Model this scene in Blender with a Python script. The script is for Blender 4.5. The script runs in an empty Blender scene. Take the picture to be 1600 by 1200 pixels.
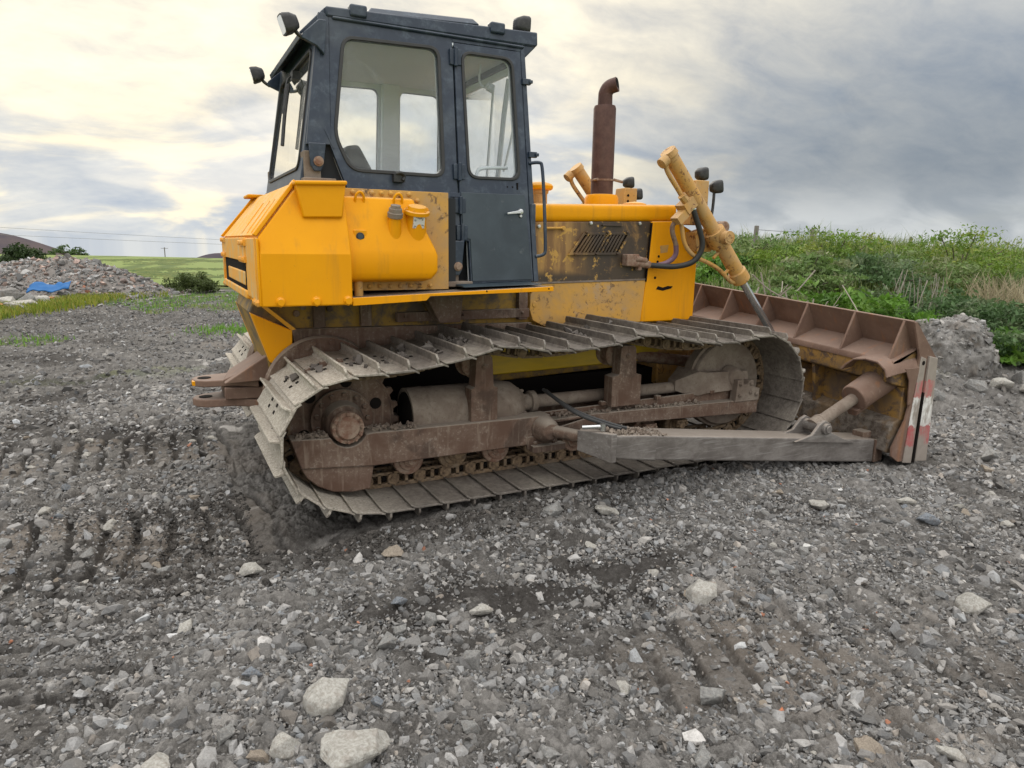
import bpy, bmesh, math, random
import numpy as np
from mathutils import Vector, Matrix

# ------------------------------------------------------------------ camera, sky, sun, exposure
scene = bpy.context.scene
COL = scene.collection
R = math.radians
YAW, PITCH, ROLL = 0.4702, 0.2003, 0.0139
CAM = Vector((0.1807, -4.2346, 1.8464))
fw0 = Vector((math.sin(YAW), math.cos(YAW), 0)); rt0 = Vector((math.cos(YAW), -math.sin(YAW), 0)); up0 = Vector((0, 0, 1))
fwd = fw0 * math.cos(PITCH) - up0 * math.sin(PITCH)
up1 = up0 * math.cos(PITCH) + fw0 * math.sin(PITCH)
rt = rt0 * math.cos(ROLL) + up1 * math.sin(ROLL)
up = up1 * math.cos(ROLL) - rt0 * math.sin(ROLL)
cd = bpy.data.cameras.new("camera"); cam = bpy.data.objects.new("camera", cd); COL.objects.link(cam)
mw = Matrix((rt, up, -fwd)).transposed().to_4x4(); mw.translation = CAM
cam.matrix_world = mw
cd.sensor_width = 36.0; cd.lens = 36.0 * 1076.9 / 1600.0; cd.clip_start = 0.05; cd.clip_end = 5000
scene.camera = cam
scene.view_settings.view_transform = 'Standard'; scene.view_settings.look = 'None'
scene.view_settings.exposure = 0.36; scene.view_settings.gamma = 1.0
SUN_EL, SUN_AZ = R(24), R(8)          # azimuth clockwise from +Y
world = bpy.data.worlds.new("World"); scene.world = world; world.use_nodes = True


def build_world():
    nt = world.node_tree; N = nt.nodes; L = nt.links; N.clear()
    out = N.new('ShaderNodeOutputWorld'); bg = N.new('ShaderNodeBackground'); L.new(bg.outputs[0], out.inputs[0])
    bg.inputs[1].default_value = 0.10
    sky = N.new('ShaderNodeTexSky'); sky.sky_type = 'NISHITA'; sky.sun_disc = False
    sky.sun_elevation = SUN_EL; sky.sun_rotation = SUN_AZ
    tc = N.new('ShaderNodeTexCoord')

    def math_(op, a, b=None, c=None, clamp=False):
        n = N.new('ShaderNodeMath'); n.operation = op; n.use_clamp = clamp
        for i, v in enumerate((a, b, c)):
            if v is None: continue
            if isinstance(v, (int, float)): n.inputs[i].default_value = v
            else: L.new(v, n.inputs[i])
        return n.outputs[0]

    def vdot(v):
        n = N.new('ShaderNodeVectorMath'); n.operation = 'DOT_PRODUCT'; L.new(tc.outputs['Generated'], n.inputs[0]); n.inputs[1].default_value = v
        return n.outputs['Value']

    def mixc(f, a, b):
        n = N.new('ShaderNodeMix'); n.data_type = 'RGBA'; n.clamp_factor = True
        if isinstance(f, (int, float)): n.inputs[0].default_value = f
        else: L.new(f, n.inputs[0])
        for i, v in ((6, a), (7, b)):
            if isinstance(v, tuple): n.inputs[i].default_value = (*v, 1)
            else: L.new(v, n.inputs[i])
        return n.outputs[2]

    def smooth(v, a, b):
        n = N.new('ShaderNodeMapRange'); n.interpolation_type = 'SMOOTHSTEP'; L.new(v, n.inputs[0])
        n.inputs[1].default_value = a; n.inputs[2].default_value = b
        return n.outputs[0]
    sep = N.new('ShaderNodeSeparateXYZ'); L.new(tc.outputs['Generated'], sep.inputs[0])
    z = math_('MAXIMUM', sep.outputs[2], 0.0)
    zz = math_('ADD', z, 0.36)
    cx = math_('DIVIDE', sep.outputs[0], zz); cy = math_('DIVIDE', sep.outputs[1], zz)
    comb = N.new('ShaderNodeCombineXYZ'); L.new(cx, comb.inputs[0]); L.new(cy, comb.inputs[1])

    def noise(scale, detail, rough, dist, loc, sc=(1, 1, 1)):
        mp = N.new('ShaderNodeMapping'); L.new(comb.outputs[0], mp.inputs[0]); mp.inputs[1].default_value = loc; mp.inputs[3].default_value = sc
        mp.inputs[2].default_value = (0, 0, 0.35)
        n = N.new('ShaderNodeTexNoise'); L.new(mp.outputs[0], n.inputs[0]); n.inputs['Scale'].default_value = scale
        n.inputs['Detail'].default_value = detail; n.inputs['Roughness'].default_value = rough; n.inputs['Distortion'].default_value = dist
        return n.outputs[0]
    big = noise(0.85, 5, 0.52, 0.9, (3.1, 1.7, 0), (1, 1.25, 1))
    fine = noise(2.6, 9, 0.52, 0.5, (7.7, 2.2, 0), (0.9, 1.35, 1))
    # directions: warm break in the cloud ahead and to the left, slate cloud to the right
    d_warm = Vector((math.sin(YAW - 0.20), math.cos(YAW - 0.20), 0.30)).normalized()
    d_right = Vector((math.sin(YAW + 0.75), math.cos(YAW + 0.75), 0.05)).normalized()
    d_right2 = Vector((math.sin(YAW + 0.50), math.cos(YAW + 0.50), 0.10)).normalized()
    warm = smooth(vdot(d_warm), 0.70, 0.98)
    dark = smooth(vdot(d_right), 0.72, 0.985)
    n1 = smooth(big, 0.30, 0.70); n2 = smooth(fine, 0.28, 0.74)
    puff = noise(6.5, 8, 0.62, 0.3, (1.7, 9.2, 0), (0.9, 1.3, 1))
    nn = math_('ADD', math_('ADD', math_('MULTIPLY', n1, 0.48), math_('MULTIPLY', n2, 0.42)), math_('MULTIPLY', math_('SUBTRACT', puff, 0.46), 1.35), None, True)
    # cloud colours (radiance), cool to warm
    cool = mixc(nn, (0.32, 0.37, 0.45), (0.72, 0.70, 0.64))
    warmc = mixc(nn, (0.49, 0.49, 0.485), (1.08, 0.97, 0.74))
    slate = mixc(nn, (0.185, 0.22, 0.26), (0.29, 0.315, 0.335))
    lowgold = math_('MULTIPLY', smooth(z, 0.30, 0.02), warm)
    c = mixc(warm, cool, warmc)
    gold = mixc(smooth(fine, 0.45, 0.62), (0.33, 0.42, 0.55), (1.05, 0.90, 0.60))
    c = mixc(math_('MULTIPLY', lowgold, 0.55), c, gold)
    c = mixc(math_('MULTIPLY', dark, smooth(z, 0.46, 0.06)), c, slate)
    # thin bright gap along the right horizon
    gap = math_('MULTIPLY', math_('MULTIPLY', smooth(z, 0.10, 0.015), smooth(vdot(d_right2), 0.88, 0.985)), math_('ADD', 0.45, math_('MULTIPLY', smooth(fine, 0.36, 0.58), 0.55)))
    c = mixc(math_('MULTIPLY', gap, 0.8), c, (0.58, 0.60, 0.60))
    # unseen sky overhead and behind, brightened to fill the machine's near side
    back = smooth(vdot(fw0), 0.15, -0.6)
    hi = smooth(z, 0.48, 0.80)
    c = mixc(back, c, mixc(nn, (0.80, 0.81, 0.83), (1.08, 1.06, 1.03)))
    c = mixc(hi, c, mixc(nn, (1.75, 1.75, 1.75), (2.3, 2.25, 2.15)))
    # scale to the physical sky's units (background strength 0.1) and let clear sky through a little
    sc = N.new('ShaderNodeVectorMath'); sc.operation = 'SCALE'; L.new(c, sc.inputs[0]); sc.inputs['Scale'].default_value = 10.0
    f = mixc(math_('MULTIPLY', smooth(big, 0.40, 0.30), 0.10), sc.outputs[0], sky.outputs[0])
    L.new(f, bg.inputs[0])


build_world()
sd = bpy.data.lights.new("sun", 'SUN'); so = bpy.data.objects.new("sun", sd); COL.objects.link(so)
sd.energy = 0.9; sd.angle = R(25); sd.color = (1.0, 0.93, 0.82)
sdir = Vector((math.sin(SUN_AZ) * math.cos(SUN_EL), math.cos(SUN_AZ) * math.cos(SUN_EL), math.sin(SUN_EL)))
so.rotation_euler = sdir.to_track_quat('Z', 'Y').to_euler()

# ------------------------------------------------------------------ materials
MATS = {}


class NB:
    """small node helper for one material"""
    def __init__(s, name):
        s.m = bpy.data.materials.new(name); s.m.use_nodes = True
        s.N = s.m.node_tree.nodes; s.L = s.m.node_tree.links
        s.b = s.N['Principled BSDF']; s.out = s.N['Material Output']
        s.tc = s.N.new('ShaderNodeTexCoord')
        MATS[name] = s.m

    def sock(s, i, v):
        if isinstance(v, tuple): i.default_value = (*v, 1) if len(v) == 3 and len(i.default_value) == 4 else v
        elif isinstance(v, (int, float)): i.default_value = v
        else: s.L.new(v, i)

    def noise(s, scale, detail=5, rough=0.6, dist=0, loc=(0, 0, 0), sc=(1, 1, 1), coord='Object'):
        mp = s.N.new('ShaderNodeMapping'); s.L.new(s.tc.outputs[coord], mp.inputs[0]); mp.inputs[1].default_value = loc; mp.inputs[3].default_value = sc
        n = s.N.new('ShaderNodeTexNoise'); s.L.new(mp.outputs[0], n.inputs[0]); n.inputs['Scale'].default_value = scale
        n.inputs['Detail'].default_value = detail; n.inputs['Roughness'].default_value = rough; n.inputs['Distortion'].default_value = dist
        return n.outputs[0]

    def vor(s, scale, feature='F1', sc=(1, 1, 1)):
        mp = s.N.new('ShaderNodeMapping'); s.L.new(s.tc.outputs['Object'], mp.inputs[0]); mp.inputs[3].default_value = sc
        n = s.N.new('ShaderNodeTexVoronoi'); n.feature = feature; s.L.new(mp.outputs[0], n.inputs[0]); n.inputs['Scale'].default_value = scale
        return n

    def step(s, v, a, b):
        n = s.N.new('ShaderNodeMapRange'); n.interpolation_type = 'SMOOTHSTEP'; s.L.new(v, n.inputs[0])
        n.inputs[1].default_value = a; n.inputs[2].default_value = b
        return n.outputs[0]

    def math(s, op, a, b=0.0):
        n = s.N.new('ShaderNodeMath'); n.operation = op; s.sock(n.inputs[0], a); s.sock(n.inputs[1], b); return n.outputs[0]

    def mix(s, f, a, b):
        n = s.N.new('ShaderNodeMix'); n.data_type = 'RGBA'; n.clamp_factor = True
        s.sock(n.inputs[0], f); s.sock(n.inputs[6], a); s.sock(n.inputs[7], b); return n.outputs[2]

    def upness(s, a=0.3, b=0.9):
        g = s.N.new('ShaderNodeNewGeometry'); sp = s.N.new('ShaderNodeSeparateXYZ'); s.L.new(g.outputs['Normal'], sp.inputs[0])
        return s.step(sp.outputs[2], a, b)

    def axis(s, i):
        sp = s.N.new('ShaderNodeSeparateXYZ'); s.L.new(s.tc.outputs['Object'], sp.inputs[0]); return sp.outputs[i]

    def bump(s, h, strength=0.3, dist=0.01):
        n = s.N.new('ShaderNodeBump'); n.inputs['Strength'].default_value = strength; n.inputs['Distance'].default_value = dist
        s.L.new(h, n.inputs['Height']); s.L.new(n.outputs[0], s.b.inputs['Normal'])

    def attr(s, name):
        n = s.N.new('ShaderNodeAttribute'); n.attribute_name = name; return n

    def done(s, col, rough=0.6, metal=0.0, spec=0.5):
        s.sock(s.b.inputs['Base Color'], col); s.sock(s.b.inputs['Roughness'], rough); s.sock(s.b.inputs['Metallic'], metal)
        s.b.inputs['Specular IOR Level'].default_value = spec
        return s.m


def make_materials():
    dust_c = (0.30, 0.26, 0.21)
    # fresh yellow paint, lightly dusty
    n = NB('fresh_yellow_paint')
    v = n.noise(1.3, 5, 0.6); v2 = n.noise(9, 8, 0.7)
    c = n.mix(n.step(v, 0.3, 0.7), (0.76, 0.322, 0.0015), (0.70, 0.285, 0.0015))
    c = n.mix(n.math('MULTIPLY', n.step(v2, 0.52, 0.75), 0.10), c, (0.55, 0.26, 0.03))
    drip = n.noise(6, 4, 0.6, 0, (3, 1, 0), (2.2, 2.2, 0.16))
    c = n.mix(n.math('MULTIPLY', n.step(drip, 0.52, 0.75), 0.34), c, (0.36, 0.17, 0.03))
    spk = n.noise(85, 3, 0.6)
    c = n.mix(n.math('MULTIPLY', n.step(spk, 0.70, 0.76), 0.55), c, (0.16, 0.10, 0.05))
    c = n.mix(n.math('MULTIPLY', n.upness(0.5, 0.95), n.math('ADD', 0.18, n.math('MULTIPLY', v2, 0.45))), c, (0.52, 0.43, 0.27))
    n.bump(n.noise(40, 4, 0.6), 0.04, 0.004)
    n.done(c, n.math('ADD', 0.36, n.math('MULTIPLY', v2, 0.25)), 0, 0.16)
    # rear face of tank: same paint, dried splashes
    n = NB('splashed_yellow_paint')
    v = n.noise(7, 9, 0.72, 0.4, (0, 0, 0), (1, 1, 0.5)); v2 = n.noise(30, 6, 0.7)
    c = n.mix(n.step(v, 0.46, 0.66), (0.76, 0.34, 0.02), (0.58, 0.40, 0.17))
    c = n.mix(n.math('MULTIPLY', n.step(v2, 0.58, 0.7), 0.5), c, (0.34, 0.22, 0.10))
    n.done(c, 0.6)
    # old faded yellow, chipped and dusty
    n = NB('faded_chipped_yellow_paint')
    v = n.noise(3.0, 8, 0.7, 0.3); v2 = n.noise(17, 10, 0.75, 0.5); v3 = n.noise(5, 6, 0.65, 0.2, (4, 4, 4))
    c = n.mix(n.step(v, 0.35, 0.65), (0.56, 0.30, 0.055), (0.42, 0.255, 0.10))
    c = n.mix(n.step(v3, 0.55, 0.68), c, (0.40, 0.27, 0.15))
    chip = n.math('MULTIPLY', n.step(v2, 0.545, 0.60), n.step(v3, 0.38, 0.6))
    c = n.mix(n.math('MULTIPLY', chip, 0.85), c, (0.10, 0.06, 0.04))
    n.bump(v2, 0.12, 0.004)
    n.done(c, 0.68, 0, 0.35)
    # engine side door: yellow burnt to black and brown
    n = NB('sooty_burnt_yellow_panel')
    v = n.noise(2.4, 7, 0.65, 0.6, (1.3, 0, 0.4)); v2 = n.noise(9, 9, 0.7, 0.3); v3 = n.noise(5, 5, 0.6, 0.2, (8, 1, 2), (2.2, 1, 0.35))
    c = n.mix(n.step(v3, 0.4, 0.62), (0.40, 0.23, 0.075), (0.22, 0.12, 0.05))
    xg = n.step(n.axis(0), 3.30, 3.75)        # soot thickest round the grille and along the front edge
    zg = n.step(n.axis(2), 1.66, 1.56)        # and in the band along the bottom seam
    soot = n.math('MAXIMUM', n.math('MULTIPLY', xg, n.step(v, 0.26, 0.42)), zg)
    c = n.mix(n.math('MULTIPLY', soot, 0.93), c, (0.035, 0.027, 0.024))
    left = n.math('MULTIPLY', n.step(v2, 0.55, 0.60), n.step(v, 0.40, 0.54))
    c = n.mix(left, c, (0.50, 0.29, 0.07))
    n.bump(v2, 0.10, 0.003)
    n.done(c, n.mix(soot, (0.7, 0.7, 0.7), (0.45, 0.45, 0.45)), 0, 0.4)
    # cylinder yellow: ochre with rust scabs
    n = NB('ochre_paint_with_rust')
    v2 = n.noise(22, 9, 0.72, 0.8); v3 = n.noise(4.5, 5, 0.6, 0.2, (2, 4, 4))
    c = n.mix(n.step(n.noise(6, 5, 0.6), 0.35, 0.65), (0.50, 0.265, 0.06), (0.44, 0.27, 0.11))
    c = n.mix(n.math('MULTIPLY', n.step(v2, 0.53, 0.60), n.step(v3, 0.40, 0.56)), c, (0.13, 0.055, 0.028))
    n.bump(v2, 0.1, 0.003)
    n.done(c, 0.62)
    # dirty dark yellow belly
    n = NB('grimy_yellow_paint')
    v = n.noise(5, 8, 0.7, 0.4); v2 = n.noise(24, 8, 0.7)
    c = n.mix(n.step(v, 0.42, 0.62), (0.27, 0.155, 0.012), (0.085, 0.06, 0.038))
    c = n.mix(n.step(v2, 0.60, 0.68), c, (0.05, 0.035, 0.025))
    n.done(c, 0.62)
    n = NB('shaded_blade_mud')
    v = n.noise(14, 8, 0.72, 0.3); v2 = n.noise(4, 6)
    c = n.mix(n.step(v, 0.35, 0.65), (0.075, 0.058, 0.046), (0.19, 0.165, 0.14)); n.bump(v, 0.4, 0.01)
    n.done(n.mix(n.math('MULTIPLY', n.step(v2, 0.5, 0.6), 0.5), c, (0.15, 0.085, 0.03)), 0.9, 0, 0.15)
    n = NB('belly_yellow_paint')
    v = n.noise(2.5, 6, 0.65, 0.2, (0, 0, 0), (0.5, 1, 2))
    c = n.mix(n.step(v, 0.4, 0.75), (0.62, 0.40, 0.010), (0.40, 0.27, 0.03))
    n.done(c, 0.45)
    # navy cab paint, mottled with dust
    n = NB('navy_cab_paint')
    v = n.noise(11, 9, 0.75, 0.3); v2 = n.noise(3, 4, 0.6)
    c = n.mix(n.step(v, 0.46, 0.74), (0.012, 0.023, 0.044), (0.062, 0.084, 0.115))
    c = n.mix(n.math('MULTIPLY', n.step(v2, 0.5, 0.7), 0.4), c, (0.075, 0.09, 0.105))
    c = n.mix(n.math('MULTIPLY', n.upness(0.6, 0.95), 0.4), c, (0.2, 0.19, 0.18))
    n.bump(n.noise(120, 3, 0.6), 0.10, 0.002)
    n.done(c, n.math('ADD', 0.28, n.math('MULTIPLY', v, 0.3)), 0, 0.5)
    n = NB('navy_door_paint')
    v = n.noise(2.2, 5, 0.6, 0.3); v2 = n.noise(14, 8, 0.7)
    c = n.mix(n.step(v, 0.35, 0.7), (0.014, 0.026, 0.036), (0.034, 0.052, 0.066))
    c = n.mix(n.math('MULTIPLY', n.step(v2, 0.60, 0.72), 0.35), c, (0.14, 0.15, 0.155))
    n.done(c, n.math('ADD', 0.25, n.math('MULTIPLY', v2, 0.25)))
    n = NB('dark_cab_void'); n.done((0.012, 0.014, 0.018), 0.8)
    # pale inside of the cab
    n = NB('grey_cab_lining'); v = n.noise(3, 5)
    n.done(n.mix(v, (0.66, 0.70, 0.75), (0.76, 0.80, 0.84)), 0.8)
    n = NB('black_rubber'); v = n.noise(12, 5)
    n.done(n.mix(v, (0.012, 0.012, 0.013), (0.03, 0.03, 0.029)), 0.55)
    n = NB('black_plastic'); v = n.noise(18, 6)
    n.done(n.mix(n.step(v, .4, .8), (0.015, 0.015, 0.016), (0.05, 0.048, 0.045)), 0.5)
    n = NB('lamp_lens'); n.done((0.75, 0.77, 0.8), 0.12, 0.6)
    # dusty red-brown undercarriage steel
    n = NB('dusty_undercarriage_steel')
    v = n.noise(45, 6, 0.75); v2 = n.noise(4, 6, 0.65, 0.3); v3 = n.noise(14, 4, 0.6, 0, (0, 0, 0), (2.0, 2.0, 0.2))
    c = n.mix(n.step(v2, 0.35, 0.68), (0.105, 0.062, 0.044), (0.165, 0.116, 0.088))
    c = n.mix(n.math('MULTIPLY', n.step(v, 0.53, 0.62), n.math('MULTIPLY', n.step(v2, 0.40, 0.62), 0.6)), c, (0.31, 0.26, 0.215))
    st = n.noise(2.2, 6, 0.65, 0.6, (5, 5, 5))
    c = n.mix(n.math('MULTIPLY', n.step(st, 0.54, 0.64), 0.65), c, (0.055, 0.037, 0.029))
    c = n.mix(n.math('MULTIPLY', n.step(v3, 0.52, 0.75), 0.4), c, (0.34, 0.28, 0.22))
    c = n.mix(n.math('MULTIPLY', n.upness(0.3, 0.9), 0.75), c, (0.27, 0.235, 0.195))
    n.bump(v, 0.25, 0.003)
    n.done(c, 0.85, 0, 0.25)
    n = NB('caked_dust_steel')
    v = n.noise(38, 6, 0.75); v2 = n.noise(5, 6, 0.65, 0.3)
    c = n.mix(n.step(v2, 0.3, 0.7), (0.15, 0.115, 0.092), (0.245, 0.205, 0.168))
    c = n.mix(n.math('MULTIPLY', n.step(v, 0.54, 0.62), 0.5), c, (0.12, 0.09, 0.07))
    n.bump(v, 0.3, 0.004)
    n.done(c, 0.9, 0, 0.2)
    # track shoes: pale caked mud over steel, holes of mud
    n = NB('muddy_track_shoe_steel')
    v = n.noise(26, 8, 0.7, 0.2); v2 = n.noise(3.2, 5, 0.6, 0.2); v3 = n.noise(60, 4, 0.6)
    steel = n.mix(n.step(v, 0.4, 0.65), (0.105, 0.091, 0.079), (0.190, 0.168, 0.146))
    mud = n.mix(n.step(v3, 0.40, 0.62), (0.30, 0.265, 0.22), (0.46, 0.42, 0.355))
    rear = n.step(n.axis(0), 1.75, 1.05)
    c = n.mix(n.math('ADD', n.math('MULTIPLY', rear, 0.85), n.math('MULTIPLY', n.step(v2, 0.42, 0.70), 0.38)), steel, mud)
    c = n.mix(n.math('MULTIPLY', n.step(v, 0.60, 0.66), 0.85), c, (0.075, 0.062, 0.052))
    n.bump(v, 0.3, 0.006)
    n.done(c, n.mix(rear, (0.5, 0.5, 0.5), (0.85, 0.85, 0.85)), 0.15, 0.4)
    n = NB('rusty_track_chain')
    v = n.noise(30, 7, 0.7); v2 = n.noise(7, 5)
    c = n.mix(n.step(v, 0.35, 0.65), (0.10, 0.068, 0.045), (0.235, 0.165, 0.10))
    c = n.mix(n.math('MULTIPLY', n.step(v2, 0.5, 0.7), 0.5), c, (0.27, 0.22, 0.165))
    n.bump(v, 0.25, 0.003)
    n.done(c, 0.75, 0.2, 0.3)
    n = NB('void_shade_black'); n.done((0.012, 0.010, 0.009), 0.95, 0, 0.1)  # near-black for holes, slots and gaps, their inner darkness painted on
    n = NB('rusted_hub'); v = n.noise(20, 6, 0.7)
    n.done(n.mix(n.step(v, .35, .65), (0.17, 0.085, 0.055), (0.27, 0.20, 0.15)), 0.8)
    # blade back: smooth brown rust, remains of yellow low down
    n = NB('brown_rusted_blade_steel')
    v = n.noise(2.6, 7, 0.65, 0.4); v2 = n.noise(26, 8, 0.7); v3 = n.noise(11, 9, 0.72, 0.5)
    c = n.mix(n.step(v, 0.3, 0.7), (0.130, 0.078, 0.058), (0.200, 0.128, 0.095))
    c = n.mix(n.math('MULTIPLY', n.step(v2, 0.55, 0.68), 0.5), c, (0.26, 0.185, 0.14))
    c = n.mix(n.math('MULTIPLY', n.upness(0.55, 0.95), 0.35), c, (0.22, 0.165, 0.135))
    streak = n.noise(9, 5, 0.6, 0, (1, 1, 1), (1, 2.5, 0.18))
    c = n.mix(n.math('MULTIPLY', n.step(streak, 0.56, 0.74), 0.5), c, (0.30, 0.13, 0.055))
    n.bump(v2, 0.12, 0.003)
    n.done(c, 0.72, 0, 0.3)
    n = NB('worn_yellow_blade_paint')
    v = n.noise(9, 10, 0.75, 0.5); v2 = n.noise(3, 5)
    c = n.mix(n.step(v, 0.47, 0.58), (0.27, 0.150, 0.035), (0.085, 0.054, 0.038))
    c = n.mix(n.math('MULTIPLY', n.step(v2, 0.44, 0.62), 0.75), c, (0.13, 0.092, 0.066))
    n.done(c, 0.7)
    n = NB('striped_end_plate')
    z = n.math('ADD', n.axis(2), n.math('MULTIPLY', n.math('SUBTRACT', n.noise(16, 6, 0.7, 0.3), 0.5), 0.15))
    v = n.noise(18, 7, 0.7); v2 = n.noise(5, 7, 0.7, 0, (0, 0, 0), (1, 1, 0.3))
    grey = n.mix(v, (0.20, 0.165, 0.14), (0.34, 0.30, 0.26))
    inred1 = n.math('MULTIPLY', n.step(z, 0.545, 0.56), n.step(z, 0.715, 0.70))
    inwhite = n.math('MULTIPLY', n.step(z, 0.285, 0.30), n.step(z, 0.56, 0.545))
    inred2 = n.math('MULTIPLY', n.step(z, 0.10, 0.13), n.step(z, 0.30, 0.285))
    wear = n.math('MULTIPLY', n.step(v2, 0.56, 0.44), n.math('ADD', 0.60, n.math('MULTIPLY', n.step(v, 0.62, 0.42), 0.38)))
    c = n.mix(n.math('MULTIPLY', inred1, wear), grey, (0.42, 0.11, 0.105))
    c = n.mix(n.math('MULTIPLY', inwhite, wear), c, (0.66, 0.65, 0.62))
    c = n.mix(n.math('MULTIPLY', inred2, wear), c, (0.38, 0.085, 0.085))
    n.done(c, 0.7)
    n = NB('scraped_grey_steel')
    v = n.noise(6, 9, 0.75, 0.2, (0, 0, 0), (0.7, 1, 1.5)); v2 = n.noise(30, 6, 0.7); v3 = n.noise(45, 3, 0.6, 0, (0, 0, 0), (0.06, 1, 1.6))
    c = n.mix(n.step(v, 0.35, 0.68), (0.125, 0.110, 0.100), (0.225, 0.206, 0.190))
    c = n.mix(n.math('MULTIPLY', n.step(v3, 0.56, 0.66), 0.35), c, (0.36, 0.345, 0.33))
    c = n.mix(n.math('MULTIPLY', n.step(v2, 0.6, 0.7), 0.4), c, (0.10, 0.075, 0.06))
    c = n.mix(n.math('MULTIPLY', n.upness(0.5, 0.95), 0.7), c, (0.29, 0.245, 0.205))
    n.bump(v, 0.12, 0.003)
    n.done(c, 0.62, 0.25, 0.35)
    n = NB('rusted_exhaust'); v = n.noise(12, 8, 0.7); v2 = n.noise(3, 4, .6, 0, (0, 0, 0), (1, 1, .4))
    c = n.mix(n.step(v, 0.35, 0.7), (0.062, 0.028, 0.022), (0.105, 0.052, 0.040))
    n.done(n.mix(n.math('MULTIPLY', n.step(v2, .5, .75), .5), c, (0.14, 0.085, 0.065)), 0.62, 0.1, 0.35)
    n = NB('chrome_rod'); n.done(n.mix(n.noise(30, 4), (0.45, 0.46, 0.47), (0.6, 0.6, 0.6)), 0.25, 0.9)
    n = NB('silver_handle'); n.done((0.55, 0.56, 0.57), 0.35, 0.8)
    n = NB('purple_hose'); n.done((0.17, 0.10, 0.145), 0.5)
    n = NB('wet_clay_mud'); v = n.noise(30, 5)
    n.done(n.mix(v, (0.06, 0.05, 0.045), (0.15, 0.135, 0.12)), 0.9, 0, 0.2)
    n = NB('white_label_paper'); v = n.noise(38, 4, .6)
    n.done(n.mix(n.step(v, .52, .6), (0.62, 0.62, 0.60), (0.25, 0.25, 0.27)), 0.5)
    # windows: dirty glass
    n = NB('dirty_window_glass')
    v = n.noise(3, 6, 0.65, 0.5); spots = n.noise(60, 3, 0.6)
    tr = n.N.new('ShaderNodeBsdfTransparent'); tr.inputs[0].default_value = (0.97, 0.98, 0.98, 1)
    gl = n.N.new('ShaderNodeBsdfGlossy'); gl.inputs['Roughness'].default_value = 0.03; gl.inputs[0].default_value = (0.9, 0.9, 0.9, 1)
    df = n.N.new('ShaderNodeBsdfDiffuse'); df.inputs[0].default_value = (0.68, 0.70, 0.72, 1)
    tl = n.N.new('ShaderNodeBsdfTranslucent'); tl.inputs[0].default_value = (0.72, 0.73, 0.74, 1)
    fr = n.N.new('ShaderNodeLayerWeight'); fr.inputs[0].default_value = 0.08
    m0 = n.N.new('ShaderNodeMixShader'); m0.inputs[0].default_value = 0.5; n.L.new(df.outputs[0], m0.inputs[1]); n.L.new(tl.outputs[0], m0.inputs[2])
    m1 = n.N.new('ShaderNodeMixShader'); n.L.new(n.math('ADD', 0.07, n.math('MULTIPLY', n.step(v, 0.42, 0.75), 0.12)), m1.inputs[0])
    n.L.new(tr.outputs[0], m1.inputs[1]); n.L.new(m0.outputs[0], m1.inputs[2])
    m2 = n.N.new('ShaderNodeMixShader'); n.L.new(n.math('MULTIPLY', fr.outputs['Fresnel'], 0.8), m2.inputs[0]); n.L.new(m1.outputs[0], m2.inputs[1]); n.L.new(gl.outputs[0], m2.inputs[2])
    n.L.new(m2.outputs[0], n.out.inputs[0])
    # ---- setting
    n = NB('crushed_gravel_ground')
    a = n.attr('tone'); sp = n.N.new('ShaderNodeSeparateColor'); n.L.new(a.outputs['Color'], sp.inputs[0])
    v = n.noise(90, 6, 0.7); v2 = n.noise(350, 3, 0.6); v3 = n.noise(1.3, 5, .6)
    base = n.mix(sp.outputs[0], (0.036, 0.032, 0.029), (0.38, 0.362, 0.34))
    base = n.mix(n.math('MULTIPLY', n.math('MULTIPLY', n.step(v, 0.45, 0.68), 0.45), n.step(sp.outputs[0], 0.02, 0.30)), base, (0.29, 0.275, 0.255))
    base = n.mix(n.math('MULTIPLY', n.step(v2, 0.5, 0.35), 0.35), base, (0.055, 0.048, 0.043))
    base = n.mix(n.math('MULTIPLY', sp.outputs[1], 0.55), base, (0.215, 0.182, 0.152))     # brown compacted clay
    base = n.mix(n.math('MULTIPLY', sp.outputs[2], 0.9), base, n.mix(n.step(v3, .4, .6), (0.045, 0.085, 0.015), (0.12, 0.14, 0.03)))   # mossy turf
    v4 = n.noise(210, 5, 0.7)
    n.bump(n.math('ADD', n.math('ADD', v, v4), n.math('MULTIPLY', v2, 0.5)), 0.85, 0.014)
    n.done(base, 0.95, 0, 0.12)
    n = NB('stone')
    a = n.attr('tone')
    v = n.noise(28, 8, 0.7); v2 = n.noise(140, 5, 0.65)
    c = n.mix(n.step(v, 0.38, 0.66), a.outputs['Color'], n.mix(0.45, a.outputs['Color'], (0.12, 0.108, 0.098)))
    c = n.mix(n.math('MULTIPLY', n.step(v2, 0.54, 0.68), 0.4), c, n.mix(0.5, c, (0.42, 0.40, 0.37)))
    c = n.mix(n.math('MULTIPLY', n.step(v2, 0.46, 0.34), 0.45), c, n.mix(0.6, c, (0.03, 0.027, 0.024)))
    n.bump(n.math('ADD', v, n.math('MULTIPLY', v2, 0.5)), 0.5, 0.010)
    n.done(c, 0.9, 0, 0.25)
    for nm, c1, c2 in (('pale_limestone', (0.27, 0.255, 0.225), (0.44, 0.425, 0.39)), ('grey_stone', (0.16, 0.158, 0.152), (0.29, 0.285, 0.27)),
                       ('bluish_slate', (0.13, 0.145, 0.162), (0.24, 0.255, 0.275)), ('red_brick', (0.42, 0.14, 0.075), (0.52, 0.22, 0.12)),
                       ('brownish_stone', (0.20, 0.165, 0.13), (0.33, 0.285, 0.23)), ('earthy_rubble', (0.125, 0.118, 0.11), (0.25, 0.24, 0.228))):
        n = NB(nm); v = n.noise(9, 8, 0.7, 0.3); v2 = n.noise(60, 7, 0.7); v3 = n.noise(3.5, 4)
        c = n.mix(n.step(v, 0.32, 0.68), c1, c2)
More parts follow.
